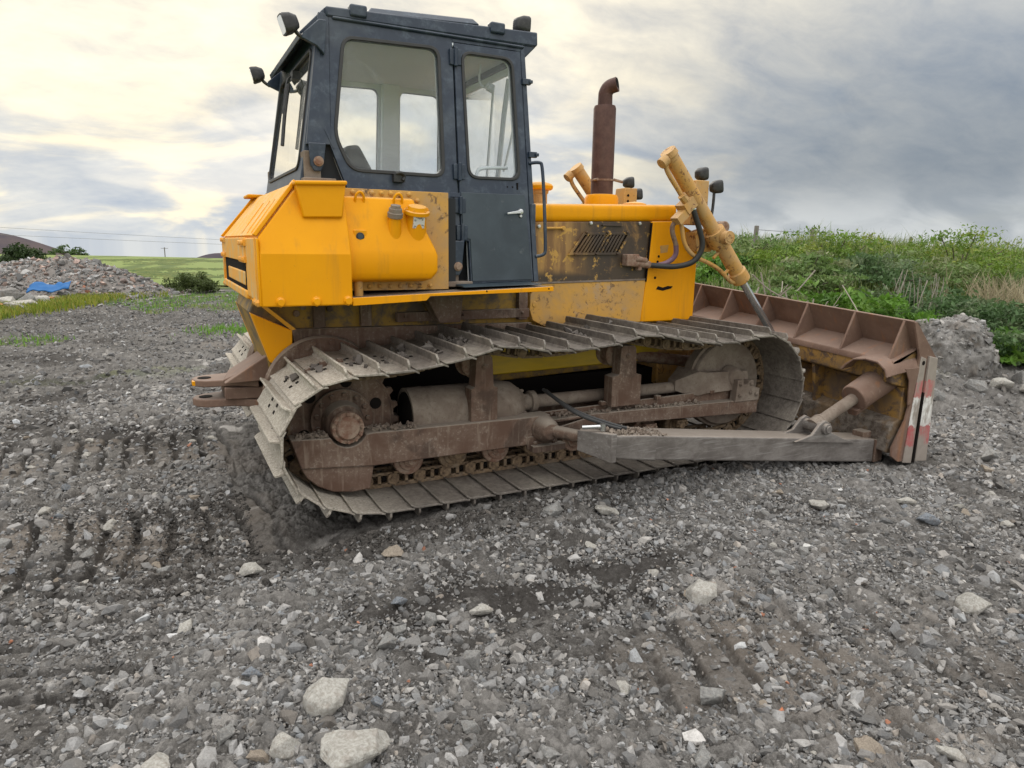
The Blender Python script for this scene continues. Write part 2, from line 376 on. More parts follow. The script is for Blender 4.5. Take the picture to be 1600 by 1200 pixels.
        c = n.mix(n.math('MULTIPLY', n.step(v2, 0.55, 0.70), 0.5), c, tuple(q * 0.5 for q in c1))
        c = n.mix(n.math('MULTIPLY', n.step(v3, 0.52, 0.66), 0.4), c, (0.20, 0.165, 0.135))
        n.bump(n.math('ADD', v2, v), 0.5, 0.012)
        n.done(c, 0.9, 0, 0.2)
    n = NB('blue_tarpaulin'); n.done(n.mix(n.noise(6, 5), (0.015, 0.085, 0.26), (0.05, 0.15, 0.32)), 0.85, 0, 0.1)
    n = NB('leaf'); a = n.attr('tone')
    n.b.inputs['Subsurface Weight'].default_value = 0
    d = n.N.new('ShaderNodeBsdfTranslucent'); n.L.new(a.outputs['Color'], d.inputs[0])
    n.done(a.outputs['Color'], 0.55, 0, 0.3)
    mx = n.N.new('ShaderNodeMixShader'); mx.inputs[0].default_value = 0.35
    n.L.new(n.b.outputs[0], mx.inputs[1]); n.L.new(d.outputs[0], mx.inputs[2]); n.L.new(mx.outputs[0], n.out.inputs[0])
    n = NB('bark'); n.done(n.mix(n.noise(20, 5), (0.06, 0.045, 0.035), (0.15, 0.12, 0.095)), 0.9)
    n = NB('dry_twig'); n.done(n.mix(n.noise(8, 5), (0.20, 0.17, 0.14), (0.36, 0.32, 0.27)), 0.9)
    n = NB('weathered_post_wood'); n.done(n.mix(n.noise(14, 5, .6, 0, (0, 0, 0), (1, 1, .15)), (0.09, 0.08, 0.07), (0.20, 0.18, 0.16)), 0.9)
    n = NB('galvanised_wire'); n.done((0.22, 0.22, 0.22), 0.5, 0.6)
    n = NB('green_crop_field')
    v = n.noise(0.12, 5, 0.6); v2 = n.noise(1.2, 6, 0.7)
    x = n.axis(0)
    # tractor tramlines in the crop: pairs of dark wheel marks along the field's own X direction
    c = n.mix(v, (0.125, 0.175, 0.040), (0.165, 0.205, 0.060)); c = n.mix(n.math('MULTIPLY', n.step(v2, .45, .7), .4), c, (0.20, 0.22, 0.09))
    a = n.attr('tone'); c = n.mix(a.outputs['Fac'], c, (0.075, 0.105, 0.028))
    n.done(c, 0.9, 0, 0.1)
    n = NB('distant_moor'); v = n.noise(0.012, 6, 0.6); z = n.axis(2)
    c = n.mix(n.step(v, .4, .6), (0.075, 0.065, 0.075), (0.105, 0.085, 0.085))
    n.done(c, 1.0, 0, 0)


make_materials()

# ------------------------------------------------------------------ mesh helpers
def V(*a): return Vector(a)


class MB:
    """collects shapes in world coordinates and links them as one mesh object"""
    def __init__(s): s.v, s.f, s.mi, s.cur = [], [], [], 0

    def mat(s, i): s.cur = i; return s

    def add(s, vs, fs):
        o = len(s.v); s.v += [tuple(q) for q in vs]
        for f in fs: s.f.append([o + i for i in f]); s.mi.append(s.cur)
        return s

    def box(s, x0, x1, y0, y1, z0, z1):
        vs = [(x, y, z) for z in (z0, z1) for y in (y0, y1) for x in (x0, x1)]
        return s.add(vs, [(0, 2, 3, 1), (4, 5, 7, 6), (0, 1, 5, 4), (2, 6, 7, 3), (0, 4, 6, 2), (1, 3, 7, 5)])

    def hexa(s, lo, hi):          # two matching quads
        return s.add(list(lo) + list(hi), [(3, 2, 1, 0), (4, 5, 6, 7), (0, 1, 5, 4), (1, 2, 6, 5), (2, 3, 7, 6), (3, 0, 4, 7)])

    def prism(s, poly, a0, a1, axis='y', fn=None):
        """polygon extruded along an axis; poly in the other two coordinates, fn maps a point afterwards"""
        n = len(poly)
        mk = {'y': lambda p, a: (p[0], a, p[1]), 'x': lambda p, a: (a, p[0], p[1]), 'z': lambda p, a: (p[0], p[1], a)}[axis]
        vs = [mk(p, a) for a in (a0, a1) for p in poly]
        if fn: vs = [fn(q) for q in vs]
        fs = [tuple(range(n))[::-1], tuple(range(n, 2 * n))] + [(i, (i + 1) % n, n + (i + 1) % n, n + i) for i in range(n)]
        return s.add(vs, fs)

    def loft(s, secs, cap=True):
        n = len(secs[0]); vs = [p for q in secs for p in q]
        fs = []
        for k in range(len(secs) - 1):
            for i in range(n):
                j = (i + 1) % n; fs.append((k * n + i, k * n + j, (k + 1) * n + j, (k + 1) * n + i))
        if cap: fs += [tuple(range(n))[::-1], tuple(range((len(secs) - 1) * n, len(secs) * n))]
        return s.add(vs, fs)

    def lathe(s, p, d, prof, n=24, cap=True):
        """profile of (distance along d, radius)"""
        p = Vector(p); d = Vector(d).normalized()
        u = d.orthogonal().normalized(); w = d.cross(u)
        secs = [[p + d * t + (u * math.cos(2 * math.pi * i / n) + w * math.sin(2 * math.pi * i / n)) * max(r, 1e-4) for i in range(n)] for t, r in prof]
        return s.loft(secs, cap)

    def cyl(s, p0, p1, r0, r1=None, n=20):
        p0, p1 = Vector(p0), Vector(p1); return s.lathe(p0, p1 - p0, [(0, r0), ((p1 - p0).length, r0 if r1 is None else r1)], n)

    def bolt(s, p, d, r=.018, h=.014):
        return s.lathe(p, d, [(-.004, r), (h, r), (h + .001, r * .6), (h + .008, r * .6)], 6)

    def tube(s, pts, r, n=10, smooth=True):
        pts = [Vector(q) for q in pts]
        if smooth:
            for _ in range(3):
                q = [pts[0]]
                for a, b in zip(pts, pts[1:]): q += [a.lerp(b, .25), a.lerp(b, .75)]
                q.append(pts[-1]); pts = q
        secs = []; prev = None
        for i, q in enumerate(pts):
            t = (pts[min(i + 1, len(pts) - 1)] - pts[max(i - 1, 0)]).normalized()
            u = (prev - t * prev.dot(t)).normalized() if prev is not None else t.orthogonal().normalized()
            prev = u; w = t.cross(u)
            secs.append([q + (u * math.cos(2 * math.pi * k / n) + w * math.sin(2 * math.pi * k / n)) * r for k in range(n)])
        return s.loft(secs)

    def ring(s, outer, inner, y0, y1, fn):
        """plate with a hole: both outlines star-shaped round the hole's centre; fn(u, v, depth) -> point"""
        c = (sum(q[0] for q in inner) / len(inner), sum(q[1] for q in inner) / len(inner))

        def hit(poly, a):
            dx, dy = math.cos(a), math.sin(a); best = None
            for (ax, ay), (bx, by) in zip(poly, poly[1:] + poly[:1]):
                ex, ey = bx - ax, by - ay; den = dx * ey - dy * ex
                if abs(den) < 1e-9: continue
                t = ((ax - c[0]) * ey - (ay - c[1]) * ex) / den; q = ((ax - c[0]) * dy - (ay - c[1]) * dx) / den
                if t > 0 and -1e-6 <= q <= 1 + 1e-6 and (best is None or t > best): best = t
            return (c[0] + dx * best, c[1] + dy * best)
        an = sorted({round(math.atan2(q[1] - c[1], q[0] - c[0]), 5) for q in list(outer) + list(inner)})
        o = [hit(outer, a) for a in an]; i = [hit(inner, a) for a in an]; n = len(an)
        vs = [fn(*q, d) for d in (y0, y1) for L in (o, i) for q in L]
        fs = []
        for k in range(n):
            j = (k + 1) % n
            fs += [(k, j, n + j, n + k), (2 * n + k, 3 * n + k, 3 * n + j, 2 * n + j), (k, 2 * n + k, 2 * n + j, j), (n + k, n + j, 3 * n + j, 3 * n + k)]
        return s.add(vs, fs)

    def mapped(s, fn): s.v = [tuple(fn(Vector(q))) for q in s.v]; return s

    def mirror(s, yc=1.63):
        s.v = [(x, 2 * yc - y, z) for x, y, z in s.v]; s.f = [f[::-1] for f in s.f]; return s

    def build(s, name, mat, parent=None, bevel=0.0, seg=2, ang=38, recalc=True):
        me = bpy.data.meshes.new(name); me.from_pydata(s.v, [], s.f)
        for m in ([mat] if isinstance(mat, str) else mat): me.materials.append(MATS[m])
        if len(me.materials) > 1: me.polygons.foreach_set('material_index', s.mi)
        if recalc:
            bm = bmesh.new(); bm.from_mesh(me); bmesh.ops.recalc_face_normals(bm, faces=bm.faces); bm.to_mesh(me); bm.free()
        me.polygons.foreach_set('use_smooth', [True] * len(me.polygons)); me.set_sharp_from_angle(angle=R(ang))
        me.update()
        o = bpy.data.objects.new(name, me); COL.objects.link(o)
        if parent is not None:
            o.parent = parent
            if parent.type == 'EMPTY': o.location = -parent.location
        if bevel:
            md = o.modifiers.new('bevel', 'BEVEL'); md.width = bevel; md.segments = seg; md.limit_method = 'ANGLE'; md.angle_limit = R(40)
        return o


def tag(o, label, cat, group=None, kind=None):
    if label: o['label'] = label
    if cat: o['category'] = cat
    if group: o['group'] = group
    if kind: o['kind'] = kind
    return o


def structure(o): o['kind'] = 'structure'; return o


def rounded(poly, r, k=5):
    """polygon with rounded corners"""
    out = []; n = len(poly)
    for i in range(n):
        p, a, b = Vector(poly[i]), Vector(poly[i - 1]), Vector(poly[(i + 1) % n])
        u, w = (a - p), (b - p); q = min(r, u.length * .45, w.length * .45); u = p + u.normalized() * q; w = p + w.normalized() * q
        for j in range(k + 1):
            t = j / k; out.append(tuple((1 - t) ** 2 * u + 2 * t * (1 - t) * p + t * t * w))
    return out


def grow(poly, d):
    c = Vector((sum(q[0] for q in poly) / len(poly), sum(q[1] for q in poly) / len(poly))); n = len(poly); out = []
    area = sum(poly[i][0] * poly[(i + 1) % n][1] - poly[(i + 1) % n][0] * poly[i][1] for i in range(n)); sg = 1 if area > 0 else -1
    for i in range(n):
        a, p, b = Vector(poly[i - 1]), Vector(poly[i]), Vector(poly[(i + 1) % n])
        e1, e2 = (p - a).normalized(), (b - p).normalized()
        n1, n2 = Vector((e1.y, -e1.x)) * sg, Vector((e2.y, -e2.x)) * sg
        m = (n1 + n2); m = m.normalized() if m.length > 1e-6 else n1
        out.append(tuple(p + m * d / max(.4, m.dot(n1))))
    return out


rng = np.random.default_rng(7)
random.seed(5)

# ------------------------------------------------------------------ the bulldozer
ROOT = bpy.data.objects.new('bulldozer', None); COL.objects.link(ROOT); ROOT.location = (3.0, 1.63, 0.0)
tag(ROOT, 'yellow tracked bulldozer with navy cab and wide rusty blade parked on rubble', 'bulldozer')
P = 0.203
SHOE_W = 1.06

# outer surface of the shoes, seen from the side: grouser tips measured round the loop, pulled in by the grouser height
TIPS = [(1.31, 1.100), (1.514, 1.095), (1.715, 1.117), (1.915, 1.148), (2.10, 1.186), (2.313, 1.234), (2.532, 1.192), (2.727, 1.168),
        (2.913, 1.173), (3.11, 1.183), (3.301, 1.208), (3.497, 1.249), (3.736, 1.229), (3.933, 1.185), (4.144, 1.155), (4.338, 1.146),
        (4.544, 1.153), (4.746, 1.188), (4.95, 1.165), (5.14, 1.06), (5.28, .90), (5.35, .70), (5.35, .50), (5.28, .31), (5.13, .14), (4.93, .035), (4.72, .0),
        (4.3, .0), (3.9, .0), (3.5, .0), (3.1, .0), (2.7, .0), (2.3, .0), (1.9, .0), (1.6, .0), (1.36, .005), (1.16, .04), (0.95, .125), (0.78, .27), (0.69, .454), (0.693, .703), (0.817, .924), (1.06, 1.062)]


def catmull(pts, k=10):
    n = len(pts); out = []
    for i in range(n):
        a, b, c, d = (Vector(pts[(i + j) % n]) for j in (-1, 0, 1, 2))
        for j in range(k):
            t = j / k
            out.append(.5 * ((2 * b) + (c - a) * t + (2 * a - 5 * b + 4 * c - d) * t * t + (3 * b - a - 3 * c + d) * t ** 3))
    return out


tip = catmull(TIPS)
path = []
for i, q in enumerate(tip):                       # going forward along the top: outward is to the left of the tangent
    t = (tip[(i + 1) % len(tip)] - tip[i - 1]).normalized(); path.append(q - Vector((-t.y, t.x)) * .070)
LEN = [0.0]
for a, b in zip(path, path[1:] + path[:1]): LEN.append(LEN[-1] + (b - a).length)
NS = round(LEN[-1] / P); PITCH_ = LEN[-1] / NS


def at(s):
    s %= LEN[-1]
    import bisect
    i = min(bisect.bisect_right(LEN, s) - 1, len(path) - 1); a, b = path[i], path[(i + 1) % len(path)]
    return a.lerp(b, (s - LEN[i]) / max(1e-9, LEN[i + 1] - LEN[i]))


def frame(s):
    a, b = at(s - PITCH_ * .46), at(s + PITCH_ * .46)      # a shoe is straight: chord between its pins
    t = (b - a).normalized(); return (a + b) / 2, t, Vector((-t.y, t.x))


def shoe_mesh(mb, s, y0, y1, wob=0.0):
    c, t, n = frame(s); h = PITCH_ * .5
    def pt(a, b, y): q = c + t * a + n * b; return (q.x, y, q.y)
    mb.mat(0)
    # plate with the front lip bent in and the trailing edge turned slightly out
    sec = [(-h - .012, .006), (-h + .03, 0), (.052, 0), (h - .02, -.004), (h + .012, -.022), (h + .012, -.036), (h - .02, -.018), (-h + .03, -.014), (-h - .012, -.008)]
    mb.loft([[pt(a, b, y) for a, b in sec] for y in (y0, y1)])
    # grouser, corners cut
    g = [(y0 + .006, 0.0), (y0 + .006, .035), (y0 + .032, .066), (y1 - .032, .066), (y1 - .006, .035), (y1 - .006, 0.0)]
    mb.loft([[pt(a, b - .001, y) for y, b in g] for a in (.042, .058)])
    mb.add([pt(.042, -.001, y0 + .006), pt(.042, -.001, y1 - .006), pt(.042, .016, y1 - .02), pt(.042, .016, y0 + .02), pt(.022, -.001, y0 + .006), pt(.022, -.001, y1 - .006)],
           [(0, 1, 2, 3), (4, 3, 2, 5), (0, 3, 4), (1, 5, 2)])
    mb.mat(1)
    yc = (y0 + y1) / 2
    for dy in (-.105, .105):                      # bolt heads and clean-out slots over the chain
        for a in (-.055, -.005):
            mb.loft([[pt(a + p, b, yc + dy + q) for p, q in ((-.012, -.02), (.012, -.02), (.012, .02), (-.012, .02))] for b in (-.003, .004)])


def link_mesh(mb, s, yc):
    c, t, n = frame(s); h = PITCH_ * .5
    def pt(a, b, y): q = c + t * a + n * b; return (q.x, y, q.y)
    for sg in (-1, 1):
        ya, yb = yc + sg * .078, yc + sg * .050
        mb.mat(0)
        for a0, a1, b0, b1 in ((-h, h, -.018, -.048), (-h * .9, h * .9, -.108, -.130), (-.012, .012, -.04, -.115), (.055, .10, -.04, -.115), (-.10, -.06, -.04, -.115)):
            mb.loft([[pt(a, b, y) for a, b in ((a0, b0), (a1, b0), (a1, b1), (a0, b1))] for y in (ya, yb)])
        q0 = pt(-h, -.080, yc + sg * .088); q1 = pt(-h, -.080, yc + sg * .045)
        mb.cyl(q0, q1, .044, n=14)
        mb.cyl(pt(-h, -.080, yc + sg * .094), pt(-h, -.080, yc + sg * .086), .022, n=10)
        mb.mat(1); mb.cyl(pt(-.045, -.078, yc + sg * .052), pt(-.045, -.078, yc + sg * .046), .02, n=6)


def build_track(y0, phase, name):
    y1 = y0 + SHOE_W; yc = (y0 + y1) / 2
    mb = MB()
    for k in range(NS): link_mesh(mb, (k + .0) * PITCH_ + phase, yc)
    tr = mb.build('track', ['rusty_track_chain', 'void_shade_black'], ROOT)
    tr['label'] = name
    for k in range(NS):
        mb = MB(); shoe_mesh(mb, k * PITCH_ + phase, y0 + random.uniform(-.004, .004), y1 + random.uniform(-.004, .004))
        mb.build('track_shoe', ['muddy_track_shoe_steel', 'void_shade_black'], tr, bevel=.0025, seg=1)
    return tr


near_track = build_track(0.0, 0.02, 'near track with dusty shoes and a sagging top run')
far_track = build_track(2.20, 0.09, 'far track half hidden behind the machine')


def clods():
    """clods of soil lying on the upper run of the near track"""
    mb = MB()
    for k in range(NS):
        s = k * PITCH_ + .02; c, t, n = frame(s)
        if n.y < .8 or c.x > 3.9: continue
        w = {True: 12, False: 3}[1.5 < c.x < 2.2 or 2.9 < c.x < 3.2]
        yb = random.uniform(.35, .6)
        for _ in range(random.randint(w // 2, w * 2)):
            r = abs(random.gauss(0, .018)) + .009
            y = random.gauss(yb, .09)
            if not .05 < y < .95: continue
            q = c + t * random.uniform(-.09, .03) + n * r * .5
            pts = [Vector((q.x, y, q.y)) + Vector((random.gauss(0, 1), random.gauss(0, 1), random.gauss(0, 1))).normalized() * r * random.uniform(.7, 1.25) for _ in range(10)]
            hull(mb, pts)
    o = mb.build('soil_clods', 'wet_clay_mud', ROOT); o['kind'] = 'stuff'


def hull(mb, pts):
    bm = bmesh.new()
    for q in pts: bm.verts.new(q)
    r = bmesh.ops.convex_hull(bm, input=bm.verts)
    bmesh.ops.delete(bm, geom=[e for e in r['geom_interior'] if isinstance(e, bmesh.types.BMVert)], context='VERTS')
    bm.verts.index_update(); mb.add([v.co.copy() for v in bm.verts], [[v.index for v in f.verts] for f in bm.faces]); bm.free()


clods()
SPX, SPZ, IDX, IDZ = 1.235, 0.625, 4.78, 0.615


def undercarriage(side):
    """track frame, rollers, sprocket, idler; built for the near side and mirrored for the far one"""
    nm = (lambda m: m) if side == 0 else (lambda m: m.mirror())
    # --- sprocket disc with teeth
    mb = MB(); yc = .53; nt = 23
    prof = []
    for k in range(nt * 4):
        a = 2 * math.pi * k / (nt * 4); r = (.365, .365, .425, .425)[k % 4]; prof.append((SPX + r * math.cos(a), SPZ + r * math.sin(a)))
    mb.prism(prof, .505, .555)
    mb.lathe((SPX, .49, SPZ), (0, 1, 0), [(0, .16), (0, .365), (.012, .378), (.012, .388), (.07, .388), (.07, .2)], 48)
    mb.mat(1)
    for k in range(6):
        a = R(20 + 60 * k); mb.cyl((SPX + .27 * math.cos(a), .4885, SPZ + .27 * math.sin(a)), (SPX + .27 * math.cos(a), .52, SPZ + .27 * math.sin(a)), .042, n=18)
    sp = nm(mb).build('sprocket', ['dusty_undercarriage_steel', 'void_shade_black'], ROOT)
    mb = MB()
    mb.lathe((SPX - .005, .225, SPZ - .005), (0, 1, 0), [(0, .0), (0, .070), (.012, .082), (.02, .085), (.021, .108), (.055, .112), (.06, .095), (.12, .095), (.28, .13)], 28)
    for k in range(12):
        a = 2 * math.pi * k / 12; mb.bolt((SPX - .005 + .096 * math.cos(a), .245, SPZ - .005 + .096 * math.sin(a)), (0, -1, 0), .013, .012)
    nm(mb).build('hub_cap', 'rusted_hub', sp)
    mb = MB()       # half-round bolted cover plate behind the hub
    arc = [(SPX + .215 * math.cos(R(a)), SPZ + .01 + .215 * math.sin(R(a))) for a in range(-20, 201, 10)]
    mb.prism(arc, .43, .46)
    mb.lathe((SPX, .34, SPZ), (0, 1, 0), [(0, .11), (.01, .13), (.09, .15), (.12, .16)], 24)
    for a in range(0, 200, 28): mb.cyl((SPX + .178 * math.cos(R(a)), .414, SPZ + .01 + .178 * math.sin(R(a))), (SPX + .178 * math.cos(R(a)), .44, SPZ + .01 + .178 * math.sin(R(a))), .02, n=6)
    nm(mb).build('hub_cover', 'dusty_undercarriage_steel', sp, bevel=.004, seg=1)
    # --- idler wheel
    mb = MB()
    mb.lathe((IDX, .44, IDZ), (0, 1, 0), [(0, .0), (.0, .10), (.022, .115), (.028, .30), (.006, .345), (.004, .385), (.02, .395), (.04, .395), (.045, .42), (.135, .42), (.14, .395), (.175, .39), (.18, .0)], 56)
    nm(mb).build('idler', 'caked_dust_steel', ROOT)
    # --- track frame
    mb = MB()
    scoop = [(SPX + .135 * math.cos(R(a)), SPZ - .005 + .135 * math.sin(R(a))) for a in range(205, 336, 13)]
    beam = [(.855, .575), (1.0, .568)] + scoop + [(1.40, .568), (2.55, .553), (2.80, .555), (2.80, .34), (2.62, .333), (1.40, .332), (.915, .372)]
    mb.prism(beam, .25, .40)
    mb.prism([(.915, .370), (1.405, .330), (1.375, .165), (1.25, .158), (1.12, .178), (1.02, .23), (.95, .30)], .268, .385)
    inner = [(x, z) for x, z in [(1.2, .56), (4.9, .56), (4.9, .36), (1.2, .34)]]
    mb.prism(inner, .665, .80)
    # front half of the frame: lower angle, set-back upper beam
    mb.prism([(2.80, .42), (3.25, .50), (5.03, .462), (5.03, .345), (3.25, .408), (2.80, .34)], .285, .305)
    mb.prism([(2.80, .50), (3.25, .512), (5.03, .474), (5.03, .455), (3.25, .49), (2.80, .47)], .285, .40)
    mb.prism([(2.80, .545), (4.86, .575), (4.86, .47), (2.80, .45)], .385, .41)
    mb.prism([(2.3, .45), (4.7, .43), (4.7, .36), (2.3, .34)], .42, .64)
    for x in (3.33, 3.45, 3.9, 4.5): mb.box(x, x + .05, .34, .39, .553, .59)
    fr = nm(mb).build('track_frame', 'dusty_undercarriage_steel', ROOT, bevel=.008)
    mb = MB()       # soil lying on the frame ledges
    rr = random.Random(3)
    for _ in range(210 if side == 0 else 40):
        x = rr.choice((rr.uniform(1.36, 1.75), rr.uniform(3.2, 4.4), rr.uniform(2.7, 3.4), rr.uniform(.9, 1.1))); y = rr.uniform(.26, .38) if x < 2 else rr.uniform(.29, .37)
        z = .572 if x < 2.7 else (.515 - .02 * (x - 3.25)); r = rr.uniform(.008, .024)
        hull(mb, [Vector((x, y, z + r * .4)) + Vector((rr.gauss(0, 1), rr.gauss(0, 1), rr.gauss(0, 1))).normalized() * r for _ in range(9)])
    nm(mb).build('soil_crumbs', 'caked_dust_steel', fr)['kind'] = 'stuff'
    # --- bottom rollers
    for i, x in enumerate((1.71, 2.06, 2.42, 2.78, 3.14, 3.5, 3.86, 4.2)):
        mb = MB()
        mb.lathe((x, .40, .282), (0, 1, 0), [(0, .0), (0, .045), (.01, .05), (.012, .075), (.03, .08), (.032, .112), (.055, .118), (.058, .094), (.20, .094), (.203, .118), (.23, .112), (.26, .05)], 26)
        mb.box(x - .06, x + .06, .345, .405, .285, .345); mb.cyl((x, .335, .30), (x, .40, .30), .032, n=14)
        for d in (-.045, .045): mb.bolt((x + d, .345, .315), (0, -1, 0), .014)
        nm(mb).build('track_roller', 'rusty_track_chain' if i % 2 else 'rusted_hub', fr, bevel=.003, seg=1)
    # --- carrier rollers on their posts
    for x0, x1, b0, b1, xr in ((2.185, 2.315, 2.145, 2.36, 2.25), (3.468, 3.615, 3.39, 3.68, 3.54)):
        mb = MB()
        mb.prism([(b0, .55), (b1, .55), (b1, .80), (x1 + .012, .815), (x1, 1.03), (x1 - .02, 1.05), (x0 + .02, 1.05), (x0, 1.03), (x0 - .01, .815), (b0, .80)], .285, .40)
        mb.bolt((xr, .285, .965), (0, -1, 0), .024, .012)
        mb.box((x0 + x1) / 2 - .004, (x0 + x1) / 2 + .004, .281, .30, .985, 1.052)
        for q in (b0 - .03, b1 + .0): mb.bolt((q + .015, .36, .558), (0, 0, 1), .02, .02)
        po = nm(mb).build('roller_post', 'dusty_undercarriage_steel', fr, bevel=.006)
        mb = MB(); mb.lathe((xr, .395, .955), (0, 1, 0), [(0, .05), (.02, .055), (.022, .085), (.05, .11), (.07, .11), (.072, .082), (.19, .082), (.192, .11), (.22, .1), (.23, .04)], 24)
        nm(mb).build('carrier_roller', 'rusted_hub', fr)
    # --- recoil spring housing, rod and idler yoke
    mb = MB()
    mb.lathe((1.72, .53, .60), (1, 0, .002), [(.03, .165), (0, .175), (0, .200), (.13, .203), (.135, .198), (.78, .196), (.86, .18), (.92, .135), (.95, .11), (.955, .072), (1.03, .070), (1.035, .09), (1.08, .09), (1.085, .055), (1.5, .052), (2.58, .050)], 36)
    mb.mat(1); mb.lathe((1.715, .53, .60), (1, 0, 0), [(0, 0), (0, .165), (.02, .165)], 30)
    for a in (60, 90, 130, 160, 200):
        mb.mat(0); mb.bolt((2.655, .53 - .115 * math.sin(R(a)), .60 + .115 * math.cos(R(a)) * -1), (1, 0, 0), .016, .02)
    nm(mb).build('recoil_housing', ['caked_dust_steel', 'void_shade_black'], fr)
    mb = MB()
    # yoke: flared front of the rod, block along the idler, bearing bolted on
    secs = []
    for x, y0, y1, z0, z1 in ((4.20, .47, .57, .585, .675), (4.30, .42, .62, .55, .72), (4.38, .36, .66, .545, .765), (4.46, .35, .66, .56, .75)):
        secs.append([(x, y0, z0), (x, y1, z0), (x, y1, z1), (x, y0, z1)])
    mb.loft(secs)
    mb.hexa([(4.46, .35, .56), (4.46, .44, .56), (4.46, .44, .745), (4.46, .37, .745)], [(4.95, .32, .575), (4.95, .42, .575), (4.95, .42, .735), (4.95, .36, .735)])
    mb.lathe((IDX + .02, .33, IDZ + .06), (0, 1, 0), [(0, .0), (0, .075), (.015, .09), (.11, .11)], 24)
    mb.prism([(4.74, .47), (5.03, .47), (5.03, .58), (4.95, .60), (4.95, .66), (4.90, .66), (4.88, .625), (4.84, .625), (4.82, .67), (4.76, .67)], .275, .35)
    for x, z in ((4.79, .635), (4.92, .63), (4.79, .53), (4.99, .53), (4.92, .55)): mb.bolt((x, .275, z), (0, -1, 0), .02, .014)
    nm(mb).build('idler_yoke', 'caked_dust_steel', fr, bevel=.006)


undercarriage(0)
undercarriage(1)

# ------------------------------------------------------------------ hull between the tracks
mb = MB()
mb.prism([(.90, .62), (.86, .97), (.745, 1.33), (.80, 1.47), (4.75, 1.42), (4.90, 1.10), (4.80, .80), (4.2, .70), (1.1, .60)], 1.16, 2.10)
hull_ob = mb.build('hull', 'grimy_yellow_paint', ROOT, bevel=.01)
mb = MB(); mb.box(1.25, 4.55, 1.18, 2.08, .40, .66); mb.box(1.28, 2.57, 1.11, 1.158, .45, 1.0); mb.build('dark_belly_plate', 'void_shade_black', hull_ob)  # black plates put where the void under the hull shows dark
mb = MB(); mb.prism([(.865, .955), (1.025, .955), (1.035, 1.19), (.745, 1.33)], 1.085, 2.175)
mb.build('rear_hull_plate', 'fresh_yellow_paint', hull_ob, bevel=.006)
mb = MB()    # upright frames and ledge on the flank above the track
for q in (lambda m: m, None):
    for x in (1.20, 1.56, 2.95): mb.box(x, x + .085, 1.10, 1.162, 1.20, 1.44)
    mb.prism([(1.03, 1.20), (3.07, 1.17), (3.07, 1.00), (1.06, 1.02)], 1.085, 1.157)
    mb.box(1.85, 3.05, 1.095, 1.155, 1.22, 1.295)
    for x in (1.92, 2.42, 2.98): mb.bolt((x, 1.095, 1.262), (0, -1, 0), .013)
    for x, z in ((1.08, 1.31), (1.13, 1.36), (1.33, 1.34), (1.10, 1.38)): mb.cyl((x, 1.135, z), (x, 1.17, z), .025, n=12)
    break
mb.build('flank_plate', 'dusty_undercarriage_steel', hull_ob, bevel=.004)
mb = MB(); mb.prism([(2.02, 1.47), (2.36, 1.48), (2.33, 1.22), (2.15, 1.22)], .93, 1.08); mb.build('cab_support', 'dusty_undercarriage_steel', hull_ob, bevel=.006)
mb = MB(); mb.prism([(2.58, 1.02), (4.45, 1.0), (4.85, .98), (4.3, .755), (2.58, .725)], 1.09, 1.157); mb.build('belly_plate', 'belly_yellow_paint', hull_ob, bevel=.01)
for yy, sg in ((1.02, 1), (2.24, -1)):
    mb = MB(); mb.lathe((1.24, yy, .70), (0, sg, 0), [(0, .30), (.0, .435), (.04, .45), (.14, .43)], 48)
    for a in range(0, 360, 20): mb.cyl((1.24 + .40 * math.cos(R(a)), yy - sg * .012, .70 + .40 * math.sin(R(a))), (1.24 + .40 * math.cos(R(a)), yy + sg * .03, .70 + .40 * math.sin(R(a))), .022, n=8)
    mb.build('final_drive_case', 'dusty_undercarriage_steel', hull_ob)
mb = MB(); mb.box(4.50, 4.90, 1.10, 2.16, .50, .98); mb.build('front_crossmember', 'ochre_paint_with_rust', hull_ob, bevel=.02)
# front equalizer and blade brace seen under the top run
mb = MB(); mb.cyl((3.75, 1.25, .86), (4.9, .98, .72), .055); mb.build('brace_pipe', 'rusted_hub', hull_ob)

# --- drawbar at the back
mb = MB()
for z0, z1 in ((.735, .785), (.575, .635)):
    out = [(.80, 1.30), (.62, 1.42), (.43, 1.44), (.36, 1.50), (.335, 1.58), (.36, 1.66), (.43, 1.72), (.62, 1.76), (.80, 1.90)]
    mb.prism(out, z0, z1, 'z')
mb.prism([(.56, 1.38), (1.0, 1.30), (1.0, 1.95), (.56, 1.80)], .64, .73, 'z')
mb.prism([(.55, .79), (1.0, .80), (1.0, 1.02), (.93, 1.03)], 1.24, 1.33)
mb.hexa([(.55, 1.36, .785), (.62, 1.78, .785), (1.0, 1.95, .80), (1.0, 1.25, .80)], [(.55, 1.36, .80), (.62, 1.78, .80), (1.0, 1.95, 1.0), (1.0, 1.25, 1.0)])
db = mb.build('drawbar', 'brown_rusted_blade_steel', ROOT, bevel=.008)
mb = MB()
for z in (.787, .637): mb.lathe((.43, 1.58, z - .001), (0, 0, 1), [(0, .0), (0, .05), (.003, .05)], 18)
mb.build('pin_hole', 'void_shade_black', db)
mb = MB(); mb.box(.338, .39, 1.50, 1.56, .742, .778); mb.build('yellow_mark', 'fresh_yellow_paint', db, bevel=.004)

# ------------------------------------------------------------------ rear tank, fuel tank, platform
YC = 1.63


def my(y): return 2 * YC - y


